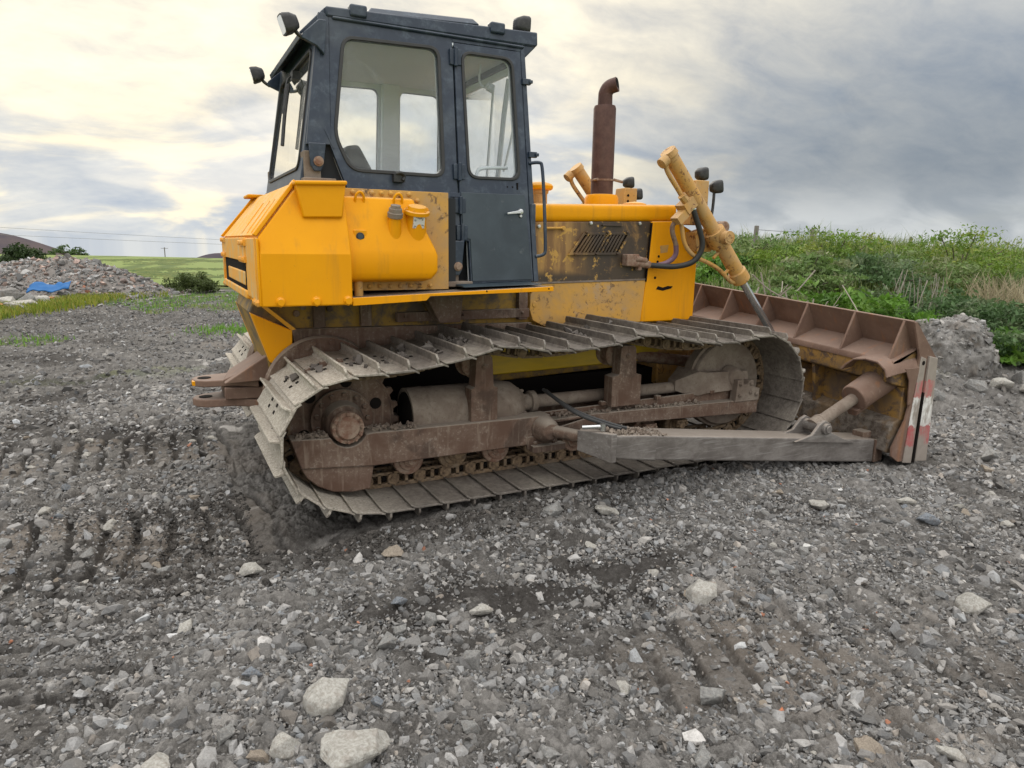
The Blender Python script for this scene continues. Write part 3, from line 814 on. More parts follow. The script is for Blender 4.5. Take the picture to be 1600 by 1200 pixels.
mb = MB()
mb.loft([[(x0, y, z), (x1, y, z), (x1, my(y), z), (x0, my(y), z)] for z, x0, x1, y in ((1.433, .738, 1.318, .36), (1.765, .742, 1.320, .36), (1.868, .746, 1.320, .40), (2.215, 1.03, 1.312, .525))])
tank = mb.build('rear_cover', 'fresh_yellow_paint', ROOT, bevel=.010, seg=2, ang=14)
for f in (lambda y: y, my):      # cheek rims standing proud along the slope
    mb = MB()
    a, b = (.400, .46), (.525, .585)
    mb.hexa([(.736, f(a[0]), 1.872), (.736, f(a[1]), 1.872), (1.02, f(b[1]), 2.222), (1.02, f(b[0]), 2.222)], [(.715, f(a[0]), 1.885), (.715, f(a[1]), 1.885), (1.0, f(b[1]), 2.238), (1.0, f(b[0]), 2.238)])
    mb.box(.728, .742, min(f(.36), f(.43)), max(f(.36), f(.43)), 1.44, 1.86)
    mb.build('cover_rim', 'fresh_yellow_paint', tank, bevel=.005)
mb = MB()      # sloping inner panel with welded straps
mb.hexa([(.75, .48, 1.872), (.75, my(.48), 1.872), (1.03, my(.60), 2.218), (1.03, .60, 2.218)], [(.738, .48, 1.880), (.738, my(.48), 1.880), (1.018, my(.60), 2.226), (1.018, .60, 2.226)])
for y in (.75, 1.0, 1.35): mb.hexa([(.76, y, 1.885), (.76, y + .012, 1.885), (.95, y + .19, 2.12), (.95, y + .17, 2.12)], [(.745, y, 1.90), (.745, y + .012, 1.90), (.935, y + .19, 2.135), (.935, y + .17, 2.135)])
mb.build('slope_panel', 'splashed_yellow_paint', tank, bevel=.003)
mb = MB()      # rear doors
mb.box(.718, .745, .95, 2.80, 1.70, 1.865); mb.box(.722, .745, .43, .94, 1.47, 1.86); mb.box(.722, .745, 2.81, 2.86, 1.47, 1.86)
rd = mb.build('rear_door', 'splashed_yellow_paint', tank, bevel=.005)
mb = MB(); mb.box(.727, .752, 1.02, 2.62, 1.50, 1.695); mb.build('door_recess', 'void_shade_black', rd)
mb = MB(); mb.box(.719, .75, 1.05, 2.30, 1.53, 1.63); mb.box(.716, .75, .95, 2.75, 1.44, 1.50); mb.build('inner_panel', 'splashed_yellow_paint', rd, bevel=.01)
mb = MB()
for y, z in ((1.05, 1.83), (2.6, 1.85), (1.05, 1.715), (2.6, 1.72)):
    for d in (-.12, -.04, .04, .12): mb.cyl((.722, y + d, z), (.698, y + d, z), .017, n=8)
    mb.box(.706, .722, y - .16, y + .16, z - .02, z + .02)
for y in (.40, .48, .56, 2.72, 2.80): mb.bolt((.735, y, 1.455), (-1, 0, 0), .024, .02)
mb.build('hinge', 'splashed_yellow_paint', rd)
mb = MB()
for x in (.855, 1.08, 1.285): mb.lathe((x, .362, 1.462), (0, -1, 0), [(0, .033), (.006, .033), (.008, .024), (.03, .024)], 8)
mb.build('bolt_head', 'fresh_yellow_paint', tank, bevel=.002, seg=1)
mb = MB()      # boxed bracket that carries the cab mount
mb.hexa([(1.03, .425, 1.995), (1.285, .425, 2.002), (1.285, .60, 2.002), (1.03, .60, 1.995)], [(.995, .425, 2.20), (1.312, .425, 2.215), (1.312, .60, 2.215), (.995, .60, 2.20)])
mb.hexa([(.985, .405, 2.195), (1.318, .405, 2.208), (1.318, .62, 2.208), (.985, .62, 2.195)], [(.985, .405, 2.222), (1.318, .405, 2.236), (1.318, .62, 2.236), (.985, .62, 2.222)])
mb.build('mount_box', 'fresh_yellow_paint', tank, bevel=.01)
mb = MB(); mb.hexa([(1.03, my(.425), 1.995), (1.285, my(.425), 2.002), (1.285, my(.60), 2.002), (1.03, my(.60), 1.995)], [(.97, my(.425), 2.20), (1.312, my(.425), 2.215), (1.312, my(.60), 2.215), (.97, my(.60), 2.20)])
mb.box(.93, 1.32, my(.80), my(.46), 2.222, 2.25)
mb.build('mount_box', 'fresh_yellow_paint', tank, bevel=.01)
mb = MB(); mb.hexa([(.74, .95, 1.45), (1.03, 1.08, 1.19), (1.03, 2.18, 1.19), (.74, 2.31, 1.45)], [(.76, .95, 1.46), (1.06, 1.08, 1.20), (1.06, 2.18, 1.20), (.76, 2.31, 1.46)])
mb.build('underside_plate', 'splashed_yellow_paint', tank)

# fuel tank beside the cab
mb = MB()
lev = [(1.577, 1.88, .50), (1.595, 1.925, .445), (1.645, 1.962, .422), (1.76, 1.962, .42), (1.80, 1.95, .432), (1.932, 1.895, .478), (2.10, 1.848, .540), (2.15, 1.83, .56)]
mb.loft([[(1.31, y, z), (x1 - .02, y, z), (x1, y + .05, z), (x1, .95, z), (1.31, .95, z)] for z, x1, y in lev])
ft = mb.build('fuel_tank', 'fresh_yellow_paint', ROOT, bevel=.03, seg=4, ang=50)
mb = MB()
mb.box(1.32, 2.10, .605, .63, 1.51, 2.205)
for x in np.linspace(1.40, 1.80, 7): mb.bolt((x, .605, 2.18), (0, -1, 0), .018)
for x in np.linspace(1.50, 1.95, 7): mb.bolt((x, .605, 1.54), (0, -1, 0), .018)
for x, z in ((1.86, 2.14), (1.885, 2.08), (1.905, 2.0)): mb.bolt((x, .605, z), (0, -1, 0), .018)
mb.build('tank_flange', 'faded_chipped_yellow_paint', ft, bevel=.004)
mb = MB()
mb.lathe((1.655, .50, 1.93), (0, -.28, .96), [(.085, .044), (.09, .052), (.12, .054), (.125, .047), (.15, .045), (.152, .036), (.172, .034), (.176, .0)], 20)
mb.build('filler_cap', 'caked_dust_steel', ft)
mb = MB(); mb.lathe((1.655, .50, 1.93), (0, -.28, .96), [(-.06, .062), (.02, .048), (.088, .042)], 20); mb.build('filler_pipe', 'fresh_yellow_paint', ft)
mb = MB()
mb.lathe((1.815, .535, 1.88), (0, -.30, .95), [(-.08, .10), (.02, .082), (.17, .064), (.172, .088), (.195, .088), (.198, .07), (.225, .062), (.235, .0)], 22)
for k in range(6):
    a = k * math.pi / 3; mb.bolt((1.815 + .074 * math.cos(a), .480 + .06 * math.sin(a) * .95, 2.065 + .02 * math.sin(a)), (0, -.3, .95), .012, .014)
mb.build('filler_neck', 'fresh_yellow_paint', ft)
mb = MB(); mb.hexa([(1.772, .442, 1.945), (1.853, .442, 1.945), (1.853, .452, 1.945), (1.772, .452, 1.945)], [(1.772, .412, 2.035), (1.853, .412, 2.035), (1.853, .424, 2.035), (1.772, .424, 2.035)]); mb.build('torn_label', 'white_label_paper', ft)
mb = MB()
for x in (1.43, 1.70): mb.tube([(x - .03, .555, 2.10), (x - .03, .535, 2.155), (x, .53, 2.185), (x + .03, .535, 2.155), (x + .03, .555, 2.10)], .009, 8)
mb.build('lifting_eye', 'fresh_yellow_paint', ft)
mb = MB(); mb.box(1.365, 1.45, .462, .50, 1.84, 1.925); sg = mb.build('gauge_plate', 'fresh_yellow_paint', ft, bevel=.004)
mb = MB(); mb.lathe((1.405, .464, 1.882), (0, -1, 0), [(0, .028), (.008, .028), (.009, .021), (.010, 0)], 18); mb.build('gauge', 'black_plastic', ft)
mb = MB(); mb.lathe((1.405, .453, 1.882), (0, -1, 0), [(0, .019), (.003, .019), (.0035, 0)], 14); mb.build('gauge_glass', 'navy_door_paint', ft)
mb = MB(); mb.cyl((1.40, .52, 1.48), (1.40, .52, 1.58), .03, n=14); mb.build('drain_pipe', 'faded_chipped_yellow_paint', ft)

# platform edge and deck
mb = MB()
mb.prism([(1.318, 1.427), (1.835, 1.449), (1.865, 1.480), (2.862, 1.497), (2.862, 1.533), (1.318, 1.480)], .36, .378)
for x, z in ((2.30, 1.506), (2.82, 1.516)): mb.mat(1).cyl((x, .3585, z), (x, .37, z), .008, n=8)
pl = mb.build('platform_edge', ['fresh_yellow_paint', 'void_shade_black'], ROOT, bevel=.004)
mb = MB(); mb.hexa([(1.318, .378, 1.455), (2.862, .378, 1.508), (2.862, 1.1, 1.508), (1.318, 1.1, 1.455)], [(1.318, .378, 1.477), (2.862, .378, 1.530), (2.862, 1.1, 1.530), (1.318, 1.1, 1.477)])
mb.build('deck_plate', 'caked_dust_steel', pl)
mb = MB(); mb.hexa([(1.318, my(1.1), 1.455), (2.862, my(1.1), 1.508), (2.862, my(.378), 1.508), (1.318, my(.378), 1.455)], [(1.318, my(1.1), 1.477), (2.862, my(1.1), 1.530), (2.862, my(.378), 1.530), (1.318, my(.378), 1.477)])
mb.build('deck_plate', 'caked_dust_steel', pl)

# ------------------------------------------------------------------ cab (its side walls lean in towards the roof)
def LY(z): return .65 + .119 * (z - 1.55)


def side(s):
    """(x, z, depth outward) -> point on the near (0) or far (1) wall"""
    def fn(x, z, d):
        y = LY(z) - d
        return (x, y if s == 0 else my(y), z)
    return fn


cab = None
WIN1 = [(1.345, 2.565), (1.440, 3.21), (2.112, 3.228), (2.106, 2.345), (1.436, 2.350)]
WIN2 = [(2.318, 3.226), (2.712, 3.226), (2.736, 2.352), (2.330, 2.346)]
PAN1 = [(1.295, 2.50), (1.335, 3.345), (2.235, 3.345), (2.225, 2.20), (1.402, 2.19)]
DOOR = [(2.246, 3.295), (2.795, 3.300), (2.838, 1.556), (2.298, 1.545), (2.296, 1.862), (2.236, 1.865)]
cab = None
for s in (0, 1):
    fn = side(s)
    mb = MB()
    mb.ring(PAN1, rounded(WIN1, .07), 0, -.045, fn)
    mb.prism([(1.135, 2.492), (1.27, 3.36), (1.345, 3.36), (1.305, 2.50)], -.015, .02, 'y', lambda q: fn(q[0], q[2], -q[1] - .015))
    mb.prism([(1.38, 2.205), (2.24, 2.218), (2.24, 2.185), (2.155, 2.185), (2.155, 2.165), (1.40, 2.15)], .01, -.05, 'y', lambda q: fn(q[0], q[2], q[1]))   # sill
    mb.prism([(2.155, 2.20), (2.232, 2.20), (2.229, 1.86), (2.150, 1.86)], 0.0, -.06, 'y', lambda q: fn(q[0], q[2], q[1]))
    mb.prism([(2.803, 3.32), (2.838, 3.32), (2.888, 1.555), (2.846, 1.555)], .004, -.05, 'y', lambda q: fn(q[0], q[2], q[1]))
    mb.prism([(2.235, 3.345), (2.838, 3.345), (2.838, 3.305), (2.236, 3.300)], 0, -.045, 'y', lambda q: fn(q[0], q[2], q[1]))
    if s == 0:
        mb.prism([(1.258, 2.60), (1.268, 2.615), (1.325, 2.475), (1.315, 2.47)], .004, 0, 'y', lambda q: fn(q[0], q[2], q[1]))
    w = mb.build('cab_wall', 'navy_cab_paint', ROOT if cab is None else cab, bevel=.006)
    if cab is None:
        cab = w; cab.name = 'cab'; cab['label'] = 'navy painted cab with large dirty windows'
    mb = MB(); mb.ring(rounded(grow(WIN1, .024), .09), rounded(WIN1, .07), .010, -.02, fn); mb.build('window_seal', 'black_rubber', cab, bevel=.004)
    mb = MB(); q = rounded(WIN1, .07); mb.add([fn(x, z, -.012) for x, z in q] + [fn(x, z, -.018) for x, z in q], [tuple(range(len(q))), tuple(range(len(q), 2 * len(q)))[::-1]]); mb.build('side_window', 'dirty_window_glass', cab)
    mb = MB(); mb.ring(PAN1, rounded(WIN1, .07), -.0465, -.054, fn); mb.ring(DOOR, rounded(WIN2, .07), -.0365, -.054, fn); mb.build('wall_lining', 'grey_cab_lining', cab)
    mb = MB()
    mb.ring(DOOR, rounded(WIN2, .07), .006, -.035, fn)
    d = mb.build('door', 'navy_cab_paint', cab, bevel=.005)
    mb = MB(); mb.prism([(2.248, 2.222), (2.785, 2.226), (2.826, 1.572), (2.308, 1.562), (2.305, 1.878), (2.246, 1.885)], .014, .0, 'y', lambda q: fn(q[0], q[2], q[1])); mb.build('lower_door_panel', 'navy_door_paint', d, bevel=.003)
    mb = MB(); mb.ring(rounded(grow(WIN2, .022), .09), rounded(WIN2, .07), .016, -.02, fn); mb.build('door_window_seal', 'black_rubber', d, bevel=.004)
    mb = MB(); q = rounded(WIN2, .07); mb.add([fn(x, z, -.008) for x, z in q] + [fn(x, z, -.014) for x, z in q], [tuple(range(len(q))), tuple(range(len(q), 2 * len(q)))[::-1]]); mb.build('door_window', 'dirty_window_glass', d)
    if s == 0:
        for x, z in ((2.250, 3.19), (2.238, 2.37), (2.232, 2.125), (2.238, 1.925)):
            mb = MB(); y = LY(z)
            mb.box(x - .045, x + .045, y - .022, y + .01, z - .055, z + .055); mb.cyl((x, y - .028, z - .065), (x, y - .028, z + .065), .015, n=12)
            mb.build('door_hinge', 'navy_cab_paint', d, bevel=.004)
        mb = MB(); y = LY(2.08)
        mb.lathe((2.735, y - .012, 2.095), (0, -1, 0), [(0, .022), (.03, .02), (.034, 0)], 14); mb.hexa([(2.735, y - .045, 2.108), (2.735, y - .03, 2.108), (2.735, y - .03, 2.082), (2.735, y - .045, 2.082)], [(2.61, y - .055, 2.083), (2.61, y - .042, 2.083), (2.61, y - .042, 2.070), (2.61, y - .055, 2.070)])
        mb.cyl((2.74, y - .01, 2.062), (2.74, y - .03, 2.062), .012, n=10); mb.build('door_handle', 'silver_handle', d, bevel=.003)
        mb = MB(); y = LY(2.29); mb.box(2.72, 2.732, y - .012, y + .01, 2.262, 2.315); mb.cyl((2.64, y - .008, 2.28), (2.64, y, 2.28), .007, n=8); mb.cyl((2.685, y - .008, 2.28), (2.685, y, 2.28), .007, n=8); mb.build('lock_slot', 'void_shade_black', d)
        mb = MB()
        for x, z in ((2.82, 3.08), (2.852, 2.535)): y = LY(z); mb.box(x - .02, x + .05, y - .03, y, z - .022, z + .022); mb.box(x + .03, x + .06, y - .045, y - .01, z - .012, z + .012)
        mb.build('door_stop', 'navy_cab_paint', cab, bevel=.004)
        mb = MB(); y = LY(2.27); mb.box(1.72, 1.80, y - .05, y, 2.27, 2.325); mb.tube([(1.74, y - .05, 2.325), (1.77, y - .07, 2.335), (1.80, y - .05, 2.31), (1.78, y - .06, 2.28)], .012, 8); mb.build('window_catch', 'black_plastic', cab, bevel=.006)
        mb = MB(); mb.tube([(2.842, .755, 2.470), (2.90, .70, 2.478), (2.928, .69, 2.46), (2.945, .64, 1.80), (2.93, .645, 1.765), (2.87, .668, 1.752)], .0135, 10); mb.build('grab_rail', 'navy_cab_paint', cab)
# dark lower body behind tank, floor, back wall
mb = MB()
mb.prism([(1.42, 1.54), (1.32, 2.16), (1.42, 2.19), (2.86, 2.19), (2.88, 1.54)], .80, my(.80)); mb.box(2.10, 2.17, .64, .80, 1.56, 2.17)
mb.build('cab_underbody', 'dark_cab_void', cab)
mb = MB(); mb.box(1.30, 2.82, .80, my(.80), 2.19, 2.22); mb.build('cab_floor', 'black_rubber', cab)
# rear wall with big window
def RX(z): return 1.079 + .171 * (z - 2.2)


def rear(u, z, d): return (RX(z) - d, u, z)


RW = [(.92, 2.36), (.97, 3.14), (my(.97), 3.14), (my(.92), 2.36)]
mb = MB(); mb.ring([(.79, 2.20), (.84, 3.30), (my(.84), 3.30), (my(.79), 2.20)], rounded(RW, .08), 0, -.04, rear)
mb.build('rear_wall', 'navy_cab_paint', cab, bevel=.006)
mb = MB(); mb.ring(rounded(grow(RW, .024), .1), rounded(RW, .08), .012, -.02, rear); mb.build('rear_window_seal', 'black_rubber', cab, bevel=.004)
mb = MB(); q = rounded(RW, .08); mb.add([rear(u, z, -.010) for u, z in q] + [rear(u, z, -.016) for u, z in q], [tuple(range(len(q))), tuple(range(len(q), 2 * len(q)))[::-1]]); mb.build('rear_window', 'dirty_window_glass', cab)
mb = MB()      # rear wiper
mb.tube([rear(1.62, 3.09, .03), rear(1.60, 3.05, .06), rear(1.55, 2.80, .06)], .008, 8); mb.tube([rear(1.56, 3.02, .045), rear(1.55, 2.80, .05), rear(1.50, 2.56, .045)], .014, 6); mb.box(1.21, 1.27, 1.58, 1.68, 3.07, 3.13)
mb.build('rear_wiper', 'black_plastic', cab)
# front wall
def front(u, z, d): return (2.835 + .03 * (3.3 - z) + d, u, z)


FW = [(.98, 2.30), (1.0, 3.20), (my(1.0), 3.20), (my(.98), 2.30)]
mb = MB(); mb.ring([(.72, 2.14), (.86, 3.30), (my(.86), 3.30), (my(.72), 2.14)], rounded(FW, .08), 0, -.04, front); mb.box(2.84, 2.88, .70, my(.70), 1.56, 2.16)
mb.build('front_wall', 'navy_cab_paint', cab, bevel=.006)
mb = MB(); q = rounded(FW, .08); mb.add([front(u, z, -.010) for u, z in q] + [front(u, z, -.016) for u, z in q], [tuple(range(len(q))), tuple(range(len(q), 2 * len(q)))[::-1]]); mb.build('windscreen', 'dirty_window_glass', cab)
mb = MB(); mb.tube([(2.80, 1.05, 3.14), (2.815, 1.16, 2.9), (2.84, 1.35, 2.28)], .022, 8, False); mb.tube([(2.83, 1.55, 2.28), (2.84, 1.5, 2.7), (2.83, 1.40, 3.16)], .012, 8); mb.tube([(2.86, 1.25, 2.45), (2.88, 1.1, 2.8), (2.87, 1.05, 3.0)], .010, 8)
mb.build('wiper_arm', 'grey_cab_lining', cab)
mb = MB(); mb.tube([(2.45, .90, 2.22), (2.45, .90, 2.40), (2.50, .90, 2.43), (2.72, .90, 2.44)], .014, 8); mb.tube([(2.30, 1.2, 2.2), (2.34, 1.2, 2.45), (2.36, 1.2, 2.52)], .012, 8); mb.build('control_lever', 'grey_cab_lining', cab)
# lining: ceiling and post covers seen through the glass
mb = MB(); mb.box(1.30, 2.83, .86, my(.86), 3.265, 3.30)
for f in (lambda y: y, my):
    mb.prism([(2.13, 3.27), (2.30, 3.27), (2.30, 2.22), (2.13, 2.22)], 0, 1, 'y', lambda q, f=f: (q[0], f(LY(q[2]) + .05 + .07 * q[1]), q[2]))
mb.prism([(.9, 3.27), (my(.9), 3.27), (my(.9), 3.17), (.9, 3.17)], 2.78, 2.82, 'x')
mb.build('cab_lining', 'grey_cab_lining', cab, bevel=.02, seg=3)
mb = MB()      # seat
mb.prism([(1.62, 2.22), (2.05, 2.22), (2.08, 2.31), (1.80, 2.35), (1.66, 2.60), (1.55, 2.58), (1.58, 2.30)], 1.38, 1.88); mb.build('seat', 'black_rubber', cab, bevel=.03, seg=3)
mb = MB(); mb.tube([(2.62, 1.2, 3.26), (2.6, 1.2, 3.12), (2.66, 1.2, 3.08), (2.70, 1.2, 3.14)], .009, 6); mb.lathe((2.68, 1.2, 3.10), (1, 0, -.3), [(0, .0), (0, .03), (.05, .035), (.055, 0)], 12); mb.build('interior_lamp', 'grey_cab_lining', cab)
# roof
mb = MB()
y0 = .862
mb.loft([[(1.325, y0, 3.335), (2.925, y0, 3.345), (2.925, my(y0), 3.345), (1.325, my(y0), 3.335)], [(1.318, y0 - .012, 3.35), (2.95, y0 - .012, 3.365), (2.95, my(y0 - .012), 3.365), (1.318, my(y0 - .012), 3.35)],
         [(1.318, y0 - .006, 3.405), (2.95, y0 - .006, 3.462), (2.95, my(y0 - .006), 3.462), (1.318, my(y0 - .006), 3.405)]])
mb.box(1.36, 2.83, y0 - .018, y0 + .02, 3.325, 3.348)
mb.hexa([(1.60, y0 - .008, 3.40), (2.46, y0 - .008, 3.445), (2.46, my(y0), 3.445), (1.60, my(y0), 3.40)], [(1.64, y0 + .03, 3.452), (2.42, y0 + .03, 3.492), (2.42, my(y0) - .03, 3.492), (1.64, my(y0) - .03, 3.452)])
mb.hexa([(2.76, y0 + .0, 3.22), (2.80, y0 + .0, 3.22), (2.80, my(y0), 3.22), (2.76, my(y0), 3.22)], [(2.76, y0, 3.36), (2.945, y0, 3.36), (2.945, my(y0), 3.36), (2.76, my(y0), 3.36)])
roof = mb.build('roof', 'navy_cab_paint', cab, bevel=.012, seg=3)
for x, z in ((1.54, 3.39), (2.60, 3.43)):
    mb = MB(); mb.box(x - .06, x + .06, y0 - .03, y0 + .05, z - .03, z + .05); mb.build('roof_lug', 'navy_cab_paint', roof, bevel=.014, seg=3)
mb = MB(); mb.hexa([(1.318, .87, 3.34), (1.318, my(.87), 3.34), (1.318, my(.87), 3.40), (1.318, .87, 3.40)], [(1.16, .93, 3.20), (1.16, my(.93), 3.20), (1.15, my(.93), 3.235), (1.15, .93, 3.235)]); mb.build('rear_visor', 'navy_cab_paint', roof, bevel=.006)
for f in (lambda y: y, my):
    mb = MB(); mb.prism([(1.26, 3.30), (1.31, 3.30), (1.29, 3.08), (1.24, 3.13), (1.14, 3.17), (1.15, 3.20)], 0, 1, 'y', lambda q, f=f: (q[0], f(.80 + .035 * q[1]), q[2]))
    mb.build('lamp_bracket', 'navy_cab_paint', cab, bevel=.006)
    mb = MB(); mb.prism([(1.16, 2.18), (1.45, 2.18), (1.345, 2.57), (1.20, 2.57)], 0, .02, 'y', lambda q, f=f: (q[0], f(.80 + q[1]), q[2])); mb.build('corner_void', 'dark_cab_void', cab)  # black panel standing in for the dark void at the cab corner


def worklight(pos, d, parent, s=1.0, stem=None):
    """square work lamp with a tapered back, on a short stalk"""
    mb = MB(); d = Vector(d).normalized(); p = Vector(pos); u = d.cross(Vector((0, 0, 1))).normalized(); w = u.cross(d)
    secs = []
    for t, r in ((-.085, .028), (-.075, .05), (-.02, .076), (.035, .082), (.05, .078)):
        sq = rounded([(-r, -r), (r, -r), (r, r), (-r, r)], r * .55, 3); secs.append([p + d * t * s + u * a * s + w * b * s for a, b in sq])
    mb.loft(secs)
    if stem: mb.tube([p - d * .03 * s, p.lerp(Vector(stem), .5) + Vector((0, 0, -.01)), stem], .014, 8)
    o = mb.build('work_light', 'black_plastic', parent, ang=45)
    mb = MB(); sq = rounded([(-.066, -.066), (.066, -.066), (.066, .066), (-.066, .066)], .03, 3)
    mb.loft([[p + d * t * s + u * a * s + w * b * s for a, b in sq] for t in (.049, .053)]); mb.build('lens', 'lamp_lens', o)


worklight((1.06, .82, 3.245), (-.9, -.05, -.30), cab, .80, (1.16, .82, 3.17))
worklight((1.06, my(.80), 3.25), (-.9, .1, -.25), cab, .80, (1.17, my(.80), 3.17))
worklight((2.86, .95, 3.52), (.95, .1, -.05), cab, .82, (2.84, .97, 3.45))
worklight((2.84, my(.95), 3.52), (.95, -.1, -.05), cab, .82, (2.82, my(.95), 3.46))
# cab mounts
def mount(x, y0, z0, z1, f):
    mb = MB()
    mb.prism([(x - .06, z1), (x + .055, z1), (x + .035, z0 + .05), (x + .015, z0 + .01), (x - .03, z0 + .01), (x - .055, z0 + .05)], 0, .02, 'y', lambda q: (q[0], f(y0 + q[1]), q[2]))
    o = mb.build('cab_mount', 'navy_cab_paint', cab, bevel=.006)
    mb = MB(); mb.lathe((x, f(y0 - .002), z0 + .075), (0, f(-1.) - f(0.), 0), [(0, .034), (.008, .034), (.010, .024), (.022, .023), (.023, 0)], 16); mb.build('mount_bolt', 'rusted_hub', o)
    mb = MB(); a, b = sorted((f(y0 + .03), f(y0 + .16))); mb.box(x - .09, x + .02, a, b, z0 - .06, z1 - .05); a, b = sorted((f(y0 - .03), f(y0 + .16))); mb.box(x - .11, x + .11, a, b, z0 - .075, z0 - .035)
    mb.build('mount_base', 'caked_dust_steel', o, bevel=.006)


for f in (lambda y: y, my):
    mount(1.205, .73, 2.305, 2.50, f); mount(2.19, .645, 1.60, 1.865, f)
mb = MB(); mb.hexa([(2.16, .46, 1.529), (2.82, .46, 1.542), (2.82, .72, 1.542), (2.16, .72, 1.529)], [(2.16, .50, 1.546), (2.74, .50, 1.560), (2.86, .72, 1.560), (2.16, .72, 1.546)]); mb.build('door_step', 'navy_door_paint', cab, bevel=.006)

# ------------------------------------------------------------------ engine hood, side panels, radiator guard
mb = MB()
HW = 1.10
prof = lambda z1: rounded([(HW, 2.035), (HW, z1), (my(HW), z1), (my(HW), 2.035)], .05, 4)
mb.loft([[(x, y, z + dz) for y, z in prof(2.19)] for x, dz in ((2.90, -.005), (4.62, .045))])
hood = mb.build('hood', 'fresh_yellow_paint', ROOT, ang=45)
mb = MB(); mb.prism([(2.92, 2.032), (4.336, 2.072), (4.300, 1.532), (2.92, 1.505)], 1.108, my(1.108))
sp = mb.build('engine_side_panel', 'sooty_burnt_yellow_panel', hood, bevel=.006)
mb = MB(); mb.prism([(3.085, 1.19), (3.055, 1.28), (3.06, 1.42), (3.13, 1.505), (4.300, 1.528), (4.262, 1.13), (3.2, 1.13)], 1.095, my(1.095)); mb.cyl((3.10, 1.088, 1.33), (3.10, 1.10, 1.33), .026, n=12)
mb.build('lower_side_panel', 'faded_chipped_yellow_paint', hood, bevel=.006)
mb = MB(); mb.prism([(2.92, 1.520), (4.298, 1.544), (4.298, 1.528), (2.92, 1.504)], 1.090, 1.10); mb.build('panel_seam', 'caked_dust_steel', hood)
mb = MB()      # slanted grille
G = [(3.595, 1.935), (4.06, 1.945), (3.965, 1.785), (3.475, 1.780)]
mb.ring(grow(G, .022), G, 1.084, 1.108, lambda x, z, d: (x, d, z))
for k in range(1, 13):
    t = k / 13; a = Vector(G[0]).lerp(Vector(G[1]), t); b = Vector(G[3]).lerp(Vector(G[2]), t)
    mb.prism([(a.x - .011, a.y), (a.x + .011, a.y), (b.x + .011, b.y), (b.x - .011, b.y)], 1.086, 1.108)
for x, z in ((3.50, 1.765), (3.72, 1.768), (3.95, 1.772), (3.61, 1.957), (3.83, 1.96), (4.05, 1.965)): mb.bolt((x, 1.086, z), (0, -1, 0), .014)
mb.box(3.78, 4.0, 1.085, 1.108, 2.02, 2.03)
gr = mb.build('grille', 'sooty_burnt_yellow_panel', sp, bevel=.002, seg=1)
mb = MB(); mb.prism(G, 1.1045, 1.109); mb.build('grille_shadow_plate', 'void_shade_black', gr)
mb = MB()
for x, z in ((3.13, 2.0), (3.66, 2.04), (4.2, 2.05)): mb.bolt((x, 1.104, z), (0, -1, 0), .016)
mb.build('panel_bolt', 'silver_handle', sp)
mb = MB(); mb.tube([(3.18, 1.09, 1.985), (3.36, 1.088, 1.99)], .011, 8, False); mb.lathe((3.37, 1.09, 1.99), (0, -1, 0), [(-.02, .018), (.012, .018), (.014, 0)], 10); mb.build('door_latch_rod', 'faded_chipped_yellow_paint', sp)
mb = MB(); mb.prism([(4.336, 2.072), (4.62, 2.082), (4.86, 1.98), (4.905, 1.90), (4.90, 1.13), (4.258, 1.13), (4.268, 1.25), (4.300, 1.515)], 1.086, my(1.086))
gd = mb.build('radiator_guard', 'fresh_yellow_paint', ROOT, bevel=.012, seg=3)
mb = MB(); mb.prism([(4.325, 2.058), (4.338, 2.058), (4.302, 1.515), (4.290, 1.515)], 1.083, 1.10); mb.build('guard_seam', 'void_shade_black', gd)
mb = MB()
for x, z in ((4.42, 1.70), (4.43, 1.75), (4.40, 1.55)): mb.cyl((x, 1.083, z), (x, 1.092, z), .013, n=8)
mb.prism([(4.42, 1.44), (4.50, 1.425), (4.60, 1.445), (4.62, 1.465), (4.56, 1.47), (4.50, 1.455), (4.44, 1.47)], 1.0835, 1.09)
mb.build('guard_slot', 'void_shade_black', gd)
mb = MB(); mb.prism([(4.44, 1.85), (4.54, 1.86), (4.53, 1.79), (4.45, 1.78)], 1.0838, 1.09); mb.build('worn_decal', 'faded_chipped_yellow_paint', gd)
# exhaust
mb = MB()
EX, EY = 4.12, 1.63
mb.lathe((EX, EY, 2.20), (0, 0, 1), [(.0, .165), (.10, .165), (.13, .15), (.135, .12)], 32)
mb.build('exhaust_collar', 'fresh_yellow_paint', hood)
mb = MB()
mb.lathe((EX, EY, 2.28), (0, 0, 1), [(0, .108), (.85, .108), (.875, .10), (.88, .070), (.985, .068)], 32)
e = [(EX, EY, 3.24), (EX, EY, 3.275), (EX + .02, EY - .025, 3.325), (EX + .075, EY - .085, 3.345)]
mb.tube(e, .068, 24)
ex = mb.build('exhaust_stack', 'rusted_exhaust', hood, ang=50)
mb = MB(); dd = Vector((.055, -.060, .012)).normalized(); mb.lathe(Vector(e[-1]) + dd * .001, dd, [(0, .0), (0, .060), (.002, .060)], 24); mb.build('pipe_mouth', 'void_shade_black', ex)
mb = MB(); mb.lathe((EX, EY, 2.46), (0, 0, 1), [(0, .112), (.018, .112)], 28); mb.cyl((EX + .05, EY - .13, 2.468), (EX + .16, EY - .11, 2.455), .014, n=10); mb.cyl((EX - .11, EY - .02, 2.468), (EX - .12, EY - .1, 2.468), .012, n=10); mb.build('pipe_clamp', 'rusted_hub', ex)
